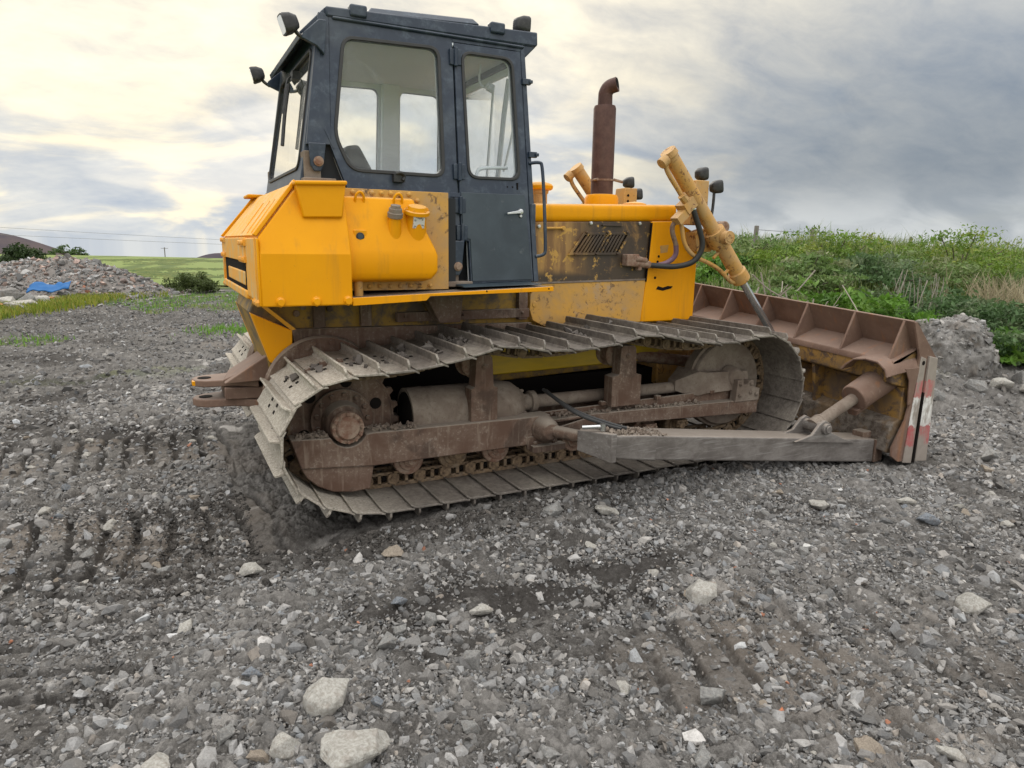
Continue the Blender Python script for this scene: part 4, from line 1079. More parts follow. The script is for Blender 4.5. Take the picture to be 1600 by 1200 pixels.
# pre-cleaner
mb = MB(); mb.lathe((3.42, EY, 2.15), (0, 0, 1), [(0, .075), (.16, .075), (.165, .085), (.20, .09)], 24); pc = mb.build('air_intake', 'ochre_paint_with_rust', hood)
mb = MB(); mb.lathe((3.42, EY, 2.345), (0, 0, 1), [(0, .11), (.01, .125), (.035, .13), (.055, .115), (.07, .07), (.075, 0)], 26); mb.build('intake_cap', 'fresh_yellow_paint', pc)
mb = MB(); mb.lathe((4.52, 1.63, 2.21), (0, 0, 1), [(0, .12), (.05, .12), (.06, .09), (.075, .0)], 20); mb.build('radiator_cap', 'fresh_yellow_paint', hood)
# lamp boxes by the lift cylinders
for f, sg in ((lambda y: y, 1), (my, -1)):
    mb = MB(); a, b = sorted((f(.98), f(1.16)))
    mb.hexa([(4.70, a, 2.05), (4.90, a, 2.05), (4.90, b, 2.05), (4.70, b, 2.05)], [(4.74, a, 2.46), (4.90, a, 2.46), (4.90, b, 2.46), (4.74, b, 2.46)])
    lb = mb.build('lamp_box', 'ochre_paint_with_rust', gd, bevel=.008)
    if sg < 0:
        mb = MB()
        for z in (2.20, 2.26, 2.32, 2.38): mb.cyl((4.78, a - .004, z), (4.78, a + .02, z), .014, n=8)
        mb.build('lamp_box_hole', 'void_shade_black', lb)
    worklight((4.86, f(1.05), 2.525), (1, .05 * sg, .1), gd, .74, (4.84, f(1.05), 2.45))
    worklight((5.01, f(1.00), 2.41), (1, -.15 * sg, .15), gd, .76, (4.95, f(.99), 2.06))

# ------------------------------------------------------------------ lift cylinders
def lift(f, sg):
    y = f(.86); A = Vector((4.285, y, 2.675)); B = Vector((5.30, y, 1.515)); d = (B - A).normalized(); L = (B - A).length
    side_ = Vector((0, -sg, 0)); nrm = d.cross(side_).normalized()
    if nrm.x > 0: nrm = -nrm            # towards the rear and below
    mb = MB()
    mb.lathe(A, d, [(0, .0), (0, .072), (.05, .078), (.055, .066), (.40 * L, .065), (.60 * L, .066), (.64 * L, .073), (L - .14, .073), (L - .13, .088), (L - .02, .088), (L, .065), (L, .0)], 28)
    lc = mb.build('lift_cylinder', 'ochre_paint_with_rust', ROOT)
    mb = MB(); T = A + d * (.64 * L)
    mb.lathe(T - d * .085, d, [(0, .07), (.0, .100), (.16, .100), (.16, .07)], 28); mb.cyl(T + side_ * .10, T + side_ * .165, .062, n=20); mb.mat(0); mb.cyl(T + side_ * .164, T + side_ * .17, .042, n=20); mb.cyl(T - side_ * .1, T - side_ * .26, .07, n=18)
    mb.prism([(4.78, 1.80), (4.95, 1.80), (5.02, 1.95), (4.90, 2.02), (4.74, 1.98)], min(f(.95), f(1.09)), max(f(.95), f(1.09)))
    mb.build('trunnion_yoke', 'ochre_paint_with_rust', lc, bevel=.006)
    mb = MB(); mb.lathe(T + d * -.02 - nrm * .13 + side_ * -.05, side_, [(-.06, .055), (.06, .055)], 14); mb.build('yoke_cap', 'rusted_hub', lc, bevel=.01)
    mb = MB()      # oil pipe and valve block along the barrel
    q0 = A + d * .06 + nrm * .10 + side_ * .03
    mb.lathe(A + d * .035 + nrm * .075 + side_ * .03, nrm, [(0, .05), (.07, .05), (.075, .03)], 12)
    mb.tube([q0, A + d * .12 + nrm * .135 + side_ * .03, A + d * .36 + nrm * .125 + side_ * .03, A + d * .46 + nrm * .13 + side_ * .03], .022, 10)
    mb.cyl(A + d * .38 + nrm * .14 + side_ * .05, A + d * .45 + nrm * .13 + side_ * .05, .04, n=8)
    c0 = A + d * .50 + nrm * .14
    mb.loft([[c0 + d * a + nrm * b + side_ * e for a, b in ((-.045, -.08), (.055, -.08), (.055, .05), (-.045, .05))] for e in (-.05, .08)])
    mb.loft([[c0 + d * a + nrm * b + side_ * e for a, b in ((-.0, .05), (.075, .05), (.075, .17), (-.0, .17))] for e in (-.03, .07)])
    mb.tube([c0 + nrm * .10 + d * .07, c0 + d * .35 + nrm * .24, A + d * (.78 * L) + nrm * .16, A + d * (L - .10) + nrm * .12, A + d * (L - .06) + nrm * .08], .020, 10)
    for t in (.72, .86): mb.cyl(A + d * (t * L), A + d * (t * L) + nrm * .15, .016, n=8)
    mb.build('oil_pipe', 'ochre_paint_with_rust', lc, bevel=.004)
    mb = MB(); mb.cyl(B - d * .02, B + d * .72, .036, n=20); mb.build('piston_rod', 'chrome_rod', lc)
    return lc, c0, nrm, d, side_


lc, c0, nrm, dd, sd_ = lift(lambda y: y, 1)
lift(my, -1)
mb = MB()
hp = [c0 + dd * .05 + nrm * -.03 + sd_ * .06]
mb.tube([hp[0], (4.57, .80, 2.17), (4.66, .80, 2.00), (4.72, .80, 1.84), (4.66, .84, 1.70), (4.50, .92, 1.655), (4.36, 1.02, 1.665), (4.27, 1.05, 1.672)], .026, 12)
mb.build('black_hose', 'black_rubber', lc)
mb = MB(); mb.tube([hp[0], hp[0] + (Vector((4.57, .80, 2.17)) - hp[0]) * .6], .031, 12, False); mb.build('hose_ferrule', 'chrome_rod', lc)
mb = MB(); mb.tube([c0 + nrm * .12 + dd * .05, (4.40, .90, 2.02), (4.50, .93, 1.86)], .022, 10); mb.build('brown_pipe', 'rusted_hub', lc)
mb = MB(); mb.tube([(4.50, .93, 1.86), (4.53, .95, 1.76), (4.46, 1.0, 1.685), (4.33, 1.05, 1.66)], .024, 10); mb.build('purple_hose', 'purple_hose', lc)
mb = MB(); mb.box(4.02, 4.16, 1.02, 1.11, 1.66, 1.77); mb.cyl((4.10, 1.05, 1.69), (4.30, 1.05, 1.672), .035, n=12); mb.cyl((4.12, 1.03, 1.73), (4.25, 1.04, 1.71), .028, n=12); mb.box(4.16, 4.2, 1.03, 1.09, 1.62, 1.70)
mb.build('hose_port', 'rusted_hub', sp, bevel=.01)

# ------------------------------------------------------------------ blade (rests a little lower at its near end)
BY0 = -.50; BY1 = my(BY0)


def tilt(q): return Vector((q[0], q[1], q[2] + .062 * (q[1] - BY0) * (1 if q[2] > -10 else 0)))


mb = MB()
mb.prism([(5.95, 1.24), (5.985, 1.245), (6.13, 1.07), (6.235, .80), (6.26, .45), (6.345, -.04), (6.30, -.055), (6.22, .06), (6.20, .40), (6.17, .78), (6.085, 1.0)], BY0, BY1)
blade = mb.mapped(tilt).build('blade', 'brown_rusted_blade_steel', ROOT, bevel=.006, ang=50)
blade['label'] = 'wide rusty blade seen from behind with ribs along its top'
mb = MB(); mb.prism([(6.12, .985), (5.80, .885), (5.79, .865), (5.80, .70), (5.83, .685), (6.02, .64), (6.12, .64)], BY0 + .03, BY1 - .03)
mb.mapped(tilt).build('box_beam', 'worn_yellow_blade_paint', blade, bevel=.012)
mb = MB(); mb.prism([(6.125, .99), (5.795, .888), (5.785, .86), (5.785, .84), (5.80, .893), (6.12, .998)], BY0 + .02, BY1 - .02); mb.mapped(tilt).build('shelf_plate', 'brown_rusted_blade_steel', blade)
mb = MB(); mb.prism([(6.12, .66), (5.99, .64), (5.98, .34), (6.2, .34)], BY0 + .03, BY1 - .03); mb.mapped(tilt).build('back_plate', 'worn_yellow_blade_paint', blade, bevel=.01)
mb = MB(); mb.prism([(6.19, .345), (5.985, .36), (5.87, .31), (5.855, .06), (6.2, -.02)], BY0 + .032, BY1 - .032); mb.mapped(tilt).build('lower_beam', 'shaded_blade_mud', blade, bevel=.012)  # caked mud, its tone darkened to carry the shade low on the blade
for y in (.35, .95, 1.25, 1.9, 2.3, 2.9, 3.4):
    mb = MB(); mb.prism([(5.82, .69), (6.1, .65), (6.1, .33), (5.88, .31)], y, y + .03)
    mb.mapped(tilt).build('beam_web', 'worn_yellow_blade_paint', blade, bevel=.004)
for y in (-.43, .06, .60, 1.12, 1.65, 2.15, 2.66, 3.2, 3.66):
    mb = MB(); mb.prism([(5.955, 1.24), (5.80, .895), (5.84, .89), (6.12, .99), (6.09, 1.02)], y, y + .022); mb.mapped(tilt).build('rib', 'brown_rusted_blade_steel', blade, bevel=.003)
for y0_, y1_ in ((BY0 - .018, BY0 + .004), (BY1 - .004, BY1 + .018)):
    mb = MB(); mb.prism([(5.955, 1.235), (5.99, 1.235), (6.32, .905), (6.36, -.05), (5.96, -.02), (5.865, .04), (5.86, .12), (6.0, .36), (6.06, .64), (6.08, .94)], y0_, y1_)
    e = mb.mapped(tilt).build('end_plate', 'brown_rusted_blade_steel', blade, bevel=.003)
    for x0, x1, x2, x3, w in ((6.095, 6.17, 6.145, 6.02, .010), (6.195, 6.31, 6.345, 6.175, .024)):     # striped end bits
        a, b = (y0_ - w, y0_ + .002) if y0_ < 0 else (y1_ - .002, y1_ + w)
        mb = MB(); mb.prism([(x0, .93), (x1, .905), (x2, -.055), (x3, -.035)], a, b); mb.mapped(tilt).build('end_bit', 'striped_end_plate', e, bevel=.006)
    mb = MB(); a, b = (y0_ - .02, y0_) if y0_ < 0 else (y1_, y1_ + .02)
    mb.prism([(6.172, .60), (6.193, .60), (6.172, -.05), (6.148, -.05)], a, b); mb.mapped(tilt).build('bit_groove', 'void_shade_black', e)  # dark strip drawn for the groove between the end bits
    mb = MB(); mb.lathe((6.13, y0_ - .009 if y0_ < 0 else y1_ + .009, .87), (0, -1 if y0_ < 0 else 1, 0), [(0, .02), (.003, .02), (.0035, 0)], 14); mb.mapped(tilt).build('lug_hole', 'void_shade_black', e)
# bent guard over the tilt cylinder's head
mb = MB()
arch = [(-.06, .80), (-.10, .845), (-.18, .905), (-.30, .925), (-.42, .915), (-.50, .86), (-.525, .79)]
inn = [(-.075, .785), (-.115, .835), (-.185, .89), (-.30, .91), (-.41, .90), (-.485, .85), (-.510, .785)]
mb.loft([[(x, y, z + dz) for y, z in arch + inn[::-1]] for x, dz in ((5.66, -.02), (5.80, .0), (6.10, .03))])
mb.prism([(5.90, .83), (6.10, .83), (6.05, .60), (6.03, .50), (5.99, .50), (5.97, .72)], -.525, -.512)
mb.build('cylinder_guard', 'brown_rusted_blade_steel', blade, bevel=.004)


def arm(f, sg):
    mb = MB()
    ys = sorted((f(-.36), f(-.10)))
    zt = lambda x: .545 - .1285 * (x - 2.85); zb = lambda x: .360 - .139 * (x - 2.85)
    X0, X1 = 2.93, 5.86
    mb.loft([[(x, ys[0], zb(x)), (x, ys[1], zb(x)), (x, ys[1], zt(x)), (x, ys[0], zt(x))] for x in (X0 + .40, X1 - .02)])
    mb.hexa([(X0 + .42, f(-.37), zb(X0 + .42) - .004), (X0 + .42, f(-.09), zb(X0 + .42) - .004), (X0 + .42, f(-.09), zt(X0 + .42) + .004), (X0 + .42, f(-.37), zt(X0 + .42) + .004)],
            [(X0 + .02, f(-.37), zb(X0) + .01), (X0 - .08, f(-.08), zb(X0) + .01), (X0 - .08, f(-.08), zt(X0) - .01), (X0 + .02, f(-.37), zt(X0) - .005)])
    o = mb.build('push_arm', 'scraped_grey_steel', ROOT, bevel=.014, seg=3)
    mb = MB()
    mb.hexa([(X0 + .005, f(-.385), zb(X0) - .02), (X0 - .12, f(-.12), zb(X0) + .02), (X0 - .12, f(-.12), zt(X0) - .01), (X0 + .005, f(-.385), zt(X0) + .01)],
            [(X0 + .05, f(-.385), zb(X0) - .02), (X0 - .06, f(-.10), zb(X0) + .02), (X0 - .06, f(-.10), zt(X0) - .01), (X0 + .05, f(-.385), zt(X0) + .01)])
    mb.build('arm_end_cap', 'scraped_grey_steel', o, bevel=.008)
    mb = MB()      # trunnion out from the track frame
    mb.lathe((2.735, f(.26), .455), (0, f(-1.) - f(0.), 0), [(0, .10), (.03, .105), (.06, .095), (.10, .09), (.14, .06), (.15, 0)], 24); mb.cyl((2.76, f(.16), .455), (3.0, f(-.22), .44), .048, n=16)
    mb.box(2.60, 2.86, min(f(.24), f(.27)), max(f(.24), f(.27)), .30, .40); mb.box(2.62, 2.90, min(f(.18), f(.26)), max(f(.18), f(.26)), .285, .335)
    for x in (2.66, 2.82): mb.bolt((x, f(.24), .345), (0, f(-1.) - f(0.), 0), .02)
    mb.build('trunnion', 'dusty_undercarriage_steel', o, bevel=.008)
    mb = MB()      # ear plates for the brace
    ya, yb, yc_, yd = f(-.16), f(-.19), f(-.36), f(-.39)
    ear = [(4.78, zt(4.78) - .03), (4.98, zt(4.98) + .035), (5.06, zt(5.06) + .13), (5.12, zt(5.12) + .165), (5.19, zt(5.19) + .14), (5.205, zt(5.2) + .06), (5.36, zt(5.36) + .012), (5.55, zt(5.55) - .03)]
    mb.prism(ear, min(ya, yb), max(ya, yb)); mb.prism(ear, min(yc_, yd), max(yc_, yd))
    px = (5.125, f(-.275), .345)
    mb.cyl((5.125, f(-.13), .345), (5.125, f(-.42), .345), .048, n=20); mb.cyl((5.125, f(-.42), .345), (5.125, f(-.435), .345), .033, n=16)
    mb.build('brace_lug', 'scraped_grey_steel', o, bevel=.006)
    mb = MB(); d0 = Vector(px); d1 = Vector((6.03, f(-.29), .735)); d = (d1 - d0).normalized()
    mb.cyl(d0 + d * -.02, d0 + d * .07, .07, n=18); mb.cyl(d0, d0 + d * .60, .052, n=22); mb.lathe(d0 + d * .05, d, [(0, .06), (.02, .072), (.05, .06)], 18)
    br = mb.build('tilt_brace', 'caked_dust_steel', o)
    mb = MB(); mb.lathe(d0 + d * .50, d, [(0, .05), (.0, .118), (.02, .126), (.30, .130), (.42, .130), (.425, .105), (.46, .105)], 28)
    mb.loft([[d0 + d * t + Vector((0, b, 0)) + d.cross(Vector((0, 1, 0))) * -c for b, c in ((-.06, .09), (.06, .09), (.05, .15), (-.03, .15))] for t in (.46, .62)])
    mb.loft([[d0 + d * t + Vector((0, b, c)) for b, c in ((-.085, -.085), (.085, -.085), (.085, .085), (-.085, .085))] for t in (.90, 1.0)])
    mb.build('tilt_cylinder', 'brown_rusted_blade_steel', br, bevel=.006)
    mb = MB(); mb.hexa([(5.85, f(-.37), zb(5.86) - .0), (5.85, f(-.09), zb(5.86)), (5.85, f(-.09), zt(5.86) - .0), (5.85, f(-.37), zt(5.86))], [(5.99, f(-.345), zb(5.9) + .0), (5.99, f(-.1), zb(5.9)), (5.99, f(-.1), zt(5.9) - .03), (5.99, f(-.345), zt(5.9) - .03)])
    mb.box(5.76, 5.92, min(f(-.30), f(-.18)), max(f(-.30), f(-.18)), zt(5.8) - .01, zt(5.8) + .055)
    mb.build('arm_shoe', 'dusty_undercarriage_steel', o, bevel=.008)
    if sg > 0:
        mb = MB(); rr = random.Random(9)
        for _ in range(330):
            x = 2.97 + .5 * rr.random(); y = rr.uniform(-.355, -.11); r = rr.uniform(.006, .022) * (1 - .5 * (x - 2.97) / .5)
            hull(mb, [Vector((x, y, zt(x) + r * .3 + .015 * rr.random() * (1 - (x - 2.97) / .6))) + Vector((rr.gauss(0, 1), rr.gauss(0, 1), rr.gauss(0, 1))).normalized() * r for _ in range(8)])
        mb.build('gravel_on_arm', 'caked_dust_steel', o)['kind'] = 'stuff'
        mb = MB()
        for k in range(2): mb.tube([(2.78, .30 + .04 * k, .74), (2.80, .2, .70), (2.85 + .03 * k, -.02, .62), (3.02 + .05 * k, -.2, .555), (3.10 + .05 * k, -.26, .535)], .014, 8)
        mb.build('grease_hose', 'black_rubber', o)
        mb = MB(); mb.cyl((2.80, -.20, .565), (2.93, -.27, .575), .015, n=10); mb.cyl((2.93, -.27, .545), (2.93, -.27, .595), .022, n=10); mb.build('grease_fitting', 'chrome_rod', o)
    return o


arm(lambda y: y, 1)
arm(my, -1)

# ------------------------------------------------------------------ ground
def hash2(ix, iy, seed):
    h = (ix.astype(np.int64) * 374761393 + iy.astype(np.int64) * 668265263 + seed * 974634777) & 0x7fffffff
    h = ((h ^ (h >> 13)) * 1274126177) & 0x7fffffff
    return ((h ^ (h >> 16)) & 0xffffff) / float(0xffffff)


def vnoise(x, y, seed):
    ix, iy = np.floor(x), np.floor(y); fx, fy = x - ix, y - iy
    u, w = fx * fx * fx * (fx * (fx * 6 - 15) + 10), fy * fy * fy * (fy * (fy * 6 - 15) + 10)
    a, b, c, d = (hash2(ix + i, iy + j, seed) for i, j in ((0, 0), (1, 0), (0, 1), (1, 1)))
    return (a * (1 - u) + b * u) * (1 - w) + (c * (1 - u) + d * u) * w - .5


def cobble(x, y, cell, seed, keep=1.0):
    """packed stones: height 0..1 dome of the nearest jittered centre, plus that stone's random number"""
    gx, gy = x / cell, y / cell; ix, iy = np.floor(gx), np.floor(gy)
    best = np.full(x.shape, 9.0); tone = np.zeros(x.shape)
    for i in (-1, 0, 1):
        for j in (-1, 0, 1):
            cx, cy = ix + i, iy + j
            px, py = cx + hash2(cx, cy, seed), cy + hash2(cx, cy, seed + 1); r = hash2(cx, cy, seed + 2)
            an = hash2(cx, cy, seed + 3) * 3.14; ca, sa = np.cos(an), np.sin(an); dx, dy = gx - px, gy - py
            d = np.sqrt(((dx * ca + dy * sa) * 1.25) ** 2 + ((-dx * sa + dy * ca) * .85) ** 2) / (.35 + .55 * r)
            m = d < best; best = np.where(m, d, best); tone = np.where(m, hash2(cx, cy, seed + 5), tone)
    return np.clip(1 - best * best, 0, 1), tone


def camp(px, depth):
    """ground position seen at photo column px at a given distance ahead"""
    k = (px - 800) / 1076.9 * (math.cos(PITCH) + .37 / depth); return CAM.x + depth * (math.sin(YAW) + k * math.cos(YAW)), CAM.y + depth * (math.cos(YAW) - k * math.sin(YAW))


BANK = np.array([camp(820, 60), camp(900, 16), camp(1040, 9.2), camp(1180, 8.5), camp(1300, 8.6), camp(1420, 9.4), camp(1500, 10.2), camp(1600, 11.4), camp(1760, 13), camp(2300, 16)], float)


def bank_s(x, y):
    """signed distance behind the foot of the grassy bank (positive = on the bank)"""
    best = np.full(x.shape, 1e9); sg = np.zeros(x.shape)
    for (ax, ay), (bx, by) in zip(BANK[:-1], BANK[1:]):
        ex, ey = bx - ax, by - ay; L2 = ex * ex + ey * ey
        t = np.clip(((x - ax) * ex + (y - ay) * ey) / L2, 0, 1); dx, dy = x - ax - t * ex, y - ay - t * ey
        d = np.sqrt(dx * dx + dy * dy); c = ex * dy - ey * dx
        m = d < best; best = np.where(m, d, best); sg = np.where(m, np.sign(c), sg)
    return best * sg


def smst(v, a, b):
    t = np.clip((v - a) / (b - a), 0, 1); return t * t * (3 - 2 * t)


def coarse(x, y):
    """broad lie of the land"""
    s = bank_s(x, y)
    z = 1.02 * smst(s, -.3, 3.2) + .10 * smst(s, -1.5, .2)
    z = z - .07 * smst(x, 4.6, 6.6) * (1 - smst(y, 2, 5)) + .06 * smst(x, 8, 13) + .38 * smst(s, -2.6, -.2) * smst(x, 6.6, 9)
    z = z + .16 * vnoise(x / 5.0 + 3, y / 5.0, 3) * smst(np.hypot(x - 3, y - 1), 4.5, 9) + .05 * vnoise(x / 1.7, y / 1.7, 4)
    z = z - .028
    # soil pushed up beside the near track, slight hollow under the machine
    z = z + .035 * np.exp(-((y + .16) / .12) ** 2) * smst(x, 2.3, 3.0) * (1 - smst(x, 4.3, 5.2))
    z = z + .052 * smst(y, -.42, -.10) * (1 - smst(y, 1.1, 1.5)) * smst(x, 1.2, 2.8) * (1 - smst(x, 4.9, 5.5))
    # rut behind the near track
    z = z - .06 * np.exp(-((x - .95) / .30) ** 2) * np.exp(-((y + .12) / .30) ** 2)
    return z


def imprint(x, y):
    """track marks: (depth of grooves, flattening 0..1)"""
    depth = np.zeros(x.shape); flat = np.zeros(x.shape)
    wob = .16 * vnoise(x / .9, y / .9, 31) + .05 * vnoise(x / .25, y / .25, 32)

    def band(along, across, width, m, pit=.205):
        nonlocal depth, flat
        k = smst(across, -.06, .03) * (1 - smst(across, width - .03, width + .06)) * m
        ph = (along + .14 * vnoise(x / .6, y / .6, 33) + .04 * vnoise(x / .14, y / .14, 34)) / pit; fr = np.abs(ph - np.floor(ph) - .5) * pit
        g = (1 - smst(fr, .014, .042)) * smst(vnoise(x / .30, y / .30, 38), -.60, -.22)
        depth = np.maximum(depth, g * k); flat = np.maximum(flat, k * (1 - g))
    patch = smst(vnoise(x / .8 + 9, y / .8, 35) + .25 * vnoise(x / .2, y / .2, 36), -.46, -.12)
    band(x, y + wob * .4, 1.06, smst(-x, -.9, -.6) * smst(x, -6.5, -5) * (.35 + .65 * patch))          # straight behind the near track
    band(x + .08, y - 2.20 + wob * .4, 1.06, smst(-x, -.9, -.4) * smst(x, -7.5, -6) * (.35 + .65 * patch))        # and the far one
    # a second pass crossing the left foreground
    lat = (x - CAM.x) * math.cos(YAW) - (y - CAM.y) * math.sin(YAW); dep = (x - CAM.x) * math.sin(YAW) + (y - CAM.y) * math.cos(YAW)
    band(dep + .10 * np.sin(lat * 1.6), lat + 2.85 + wob, 1.25, .7 * patch * smst(dep, 2.2, 2.5) * (1 - smst(dep, 4.0, 4.5)), .235)
    # an older oblique pass at the right front
    u = .957 * x - .29 * y; w = .29 * (x - 2.6) + .957 * (y + 2.0)
    band(u, w + .60 + wob, 1.15, patch * .5 * smst(u, 2.1, 2.5) * (1 - smst(u, 4.0, 4.6)))
    return depth, flat


def build_ground():
    ncol = 1650
    az = YAW + np.radians(np.linspace(-50, 50, ncol))
    inv = np.linspace(1 / 1.55, 1 / 34.0, 1150)
    r = np.concatenate([1 / inv, np.geomspace(35.2, 75, 26)])
    rr, aa = np.meshgrid(r, az, indexing='ij')
    jit = (hash2(np.arange(rr.size).reshape(rr.shape), np.zeros(rr.shape), 91) - .5)
    aa = aa + jit * np.radians(100 / ncol) * .6
    x = CAM.x + rr * np.sin(aa); y = CAM.y + rr * np.cos(aa)
    z = coarse(x, y)
    dp, fl = imprint(x, y)
    rough = 1 - .72 * fl
    fb = .040 * vnoise(x / .42, y / .42, 11) + .026 * vnoise(x / .17, y / .17, 12)
    wx, wy = x + .03 * vnoise(x / .06, y / .06, 15), y + .03 * vnoise(x / .06, y / .06, 16)
    crumb = .050 * np.abs(vnoise(wx / .13, wy / .13, 17)) + .030 * np.abs(vnoise(wx / .06, wy / .06, 18)) + .016 * np.abs(vnoise(wx / .028, wy / .028, 19)) + .006 * np.abs(vnoise(wx / .013, wy / .013, 20))
    fb = fb + crumb - .022
    c1, t1 = cobble(x, y, .085, 40); c2, t2 = cobble(x + .3, y, .040, 50); c3, t3 = cobble(x, y + .2, .019, 60)
    lump = vnoise(x / .55, y / .55, 21) + .5 * vnoise(x / .2, y / .2, 22)
    stony = smst(lump, -.30, .18)
    near = 1 - smst(rr, 7, 14)
    z = z + rough * fb * (.8 + .4 * stony) + rough * stony * (.012 * c1 * (t1 > .45) + .010 * c2 * (t2 > .2)) + rough * near * .006 * c3
    z = z - .062 * dp - .010 * fl
    # tone: each bedded stone has its own grey, fines between them darker
    tone = .26 + .14 * vnoise(x / .6, y / .6, 71) + .25 * vnoise(x / .05, y / .05, 72)
    tone = tone + stony * rough * ((c1 > .12) * (t1 > .35) * (.30 * t1 - .08) + (c2 > .1) * (.34 * hash2(np.floor(t2 * 4096), np.floor(t2 * 99), 3) - .06)) + near * (c3 > .15) * .25 * (t3 - .4)
    damp_shade = smst(vnoise(x / 1.1, y / 1.1, 75) + .4 * vnoise(x / .3, y / .3, 76), .22, .42)
    damp_shade = np.maximum(damp_shade, np.exp(-((y + .15) / .30) ** 2) * smst(x, .3, .9) * (1 - smst(x, 5.0, 6.5)) * .8)      # wet turned soil along the track, with its contact shadow darkened in
    damp_shade = np.maximum(damp_shade, .8 * np.exp(-((x - .75) / .5) ** 2) * np.exp(-((y + .05) / .45) ** 2))
    tone = tone + .9 * (np.clip(crumb, 0, .05) - .022) / .03 * .12
    soil = np.maximum(smst(-x, -.75, .2) * smst(y, -.5, .0) * (1 - smst(y, 4, 6)), smst(-x, -.2, .6) * (1 - smst(y, -1.6, -1.0) * smst(y, .2, -.2)) * .6) * smst(vnoise(x / .8, y / .8, 88) + .35, 0, .3)
    tone = tone * (1 - .38 * soil)
    tone = tone * (1 - .72 * damp_shade)
    tone = tone * (1 - .75 * dp)  # shade inside the track grooves painted into the tone
    chalk = smst(vnoise(x / .35 + 4, y / .35 + 8, 79) + .4 * vnoise(x / .09, y / .09, 80), .40, .50)
    chalk = np.maximum(chalk, np.exp(-(((x - 2.76) / .17) ** 2 + ((y + 1.62) / .15) ** 2)) * smst(vnoise(x / .12, y / .12, 81), -.05, .15) * 1.3)   # crushed white lime
    tone = np.clip(tone + .9 * chalk * (1 - damp_shade), 0, 1.25)
    far = smst(rr, 9, 20); tone = tone * (1 - far) + (.17 + .22 * vnoise(x / .8, y / .35, 77) + .15 * vnoise(x / .2, y / .2, 78)) * far
    clay = np.clip(fl * smst(vnoise(x / .5, y / .5, 83), -.05, .25) * 1.1 + .6 * smst(vnoise(x / .9 + 5, y / .9, 84), .33, .46), 0, 1)
    # turf: patches and the bank itself
    s = bank_s(x, y)
    lx = (x - CAM.x) * math.cos(YAW) - (y - CAM.y) * math.sin(YAW)        # to the camera's right
    turf = smst(s, -.9, .4)
    turf = np.maximum(turf, smst(vnoise(x / 2.2, y / 2.2, 85) + .5 * vnoise(x / .5, y / .5, 86) + .35 * smst(rr, 14, 26) * (x > -9), .34, .52) * smst(rr, 10, 13) * .9)
    turf = np.maximum(turf, smst(rr, 29, 31.5))
    dpt = (x - CAM.x) * math.sin(YAW) + (y - CAM.y) * math.cos(YAW); pxx = 800 + 1076.9 * lx / (dpt * math.cos(PITCH) + .37)
    turf = np.maximum(turf, .85 * (1 - smst(np.abs(dpt - np.interp(pxx, [-60, 0, 100, 170, 250], [16.2, 17.0, 19.5, 22.0, 24.5]) - .3), .7, 1.5)) * (1 - smst(pxx, 230, 290)))
    nr = len(r)
    co = np.stack([x, y, z], -1).reshape(-1, 3).astype(np.float32)
    i = np.arange((nr - 1) * (ncol - 1)); a = (i // (ncol - 1)) * ncol + i % (ncol - 1)
    quads = np.stack([a, a + ncol, a + ncol + 1, a + 1], -1).astype(np.int32)
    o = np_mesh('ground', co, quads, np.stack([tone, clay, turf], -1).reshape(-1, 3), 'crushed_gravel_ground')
    structure(o)


def np_mesh(name, co, faces, cols, mat, smooth=True, parent=None):
    """faces: (n, k) vertex indices; cols: colour per vertex for the attribute 'tone'"""
    me = bpy.data.meshes.new(name); nf, k = faces.shape
    me.vertices.add(len(co)); me.vertices.foreach_set('co', np.ascontiguousarray(co, np.float32).ravel())
    me.loops.add(nf * k); me.loops.foreach_set('vertex_index', np.ascontiguousarray(faces, np.int32).ravel())
    me.polygons.add(nf); me.polygons.foreach_set('loop_start', np.arange(0, nf * k, k, dtype=np.int32))
    try: me.polygons.foreach_set('loop_total', np.full(nf, k, np.int32))
    except Exception: pass
    me.update(calc_edges=True)
    me.polygons.foreach_set('use_smooth', np.full(nf, smooth))
    if cols is not None:
        at_ = me.color_attributes.new('tone', 'FLOAT_COLOR', 'POINT')
        at_.data.foreach_set('color', np.concatenate([cols, np.ones((len(co), 1))], 1).astype(np.float32).ravel())
    me.materials.append(MATS[mat]); me.update()
    o = bpy.data.objects.new(name, me); COL.objects.link(o)
    if parent is not None: o.parent = parent
    return o


build_ground()


def gz(x, y):
    x, y = np.atleast_1d(np.asarray(x, float)), np.atleast_1d(np.asarray(y, float))
    dp, fl = imprint(x, y)
    return coarse(x, y) + (1 - .72 * fl) * (.045 * vnoise(x / .42, y / .42, 11) + .026 * vnoise(x / .17, y / .17, 12)) - .062 * dp - .010 * fl


# wide land sheet below, out to the horizon
mb = MB(); mb.add([(-6000, -3000, -140), (6000, -3000, -140), (6000, 6000, -140), (-6000, 6000, -140)], [(0, 1, 2, 3)])
land = mb.build('land', 'green_crop_field'); structure(land)
at_ = land.data.color_attributes.new('tone', 'FLOAT_COLOR', 'POINT')
for q in at_.data: q.color = (0, 0, 0, 1)

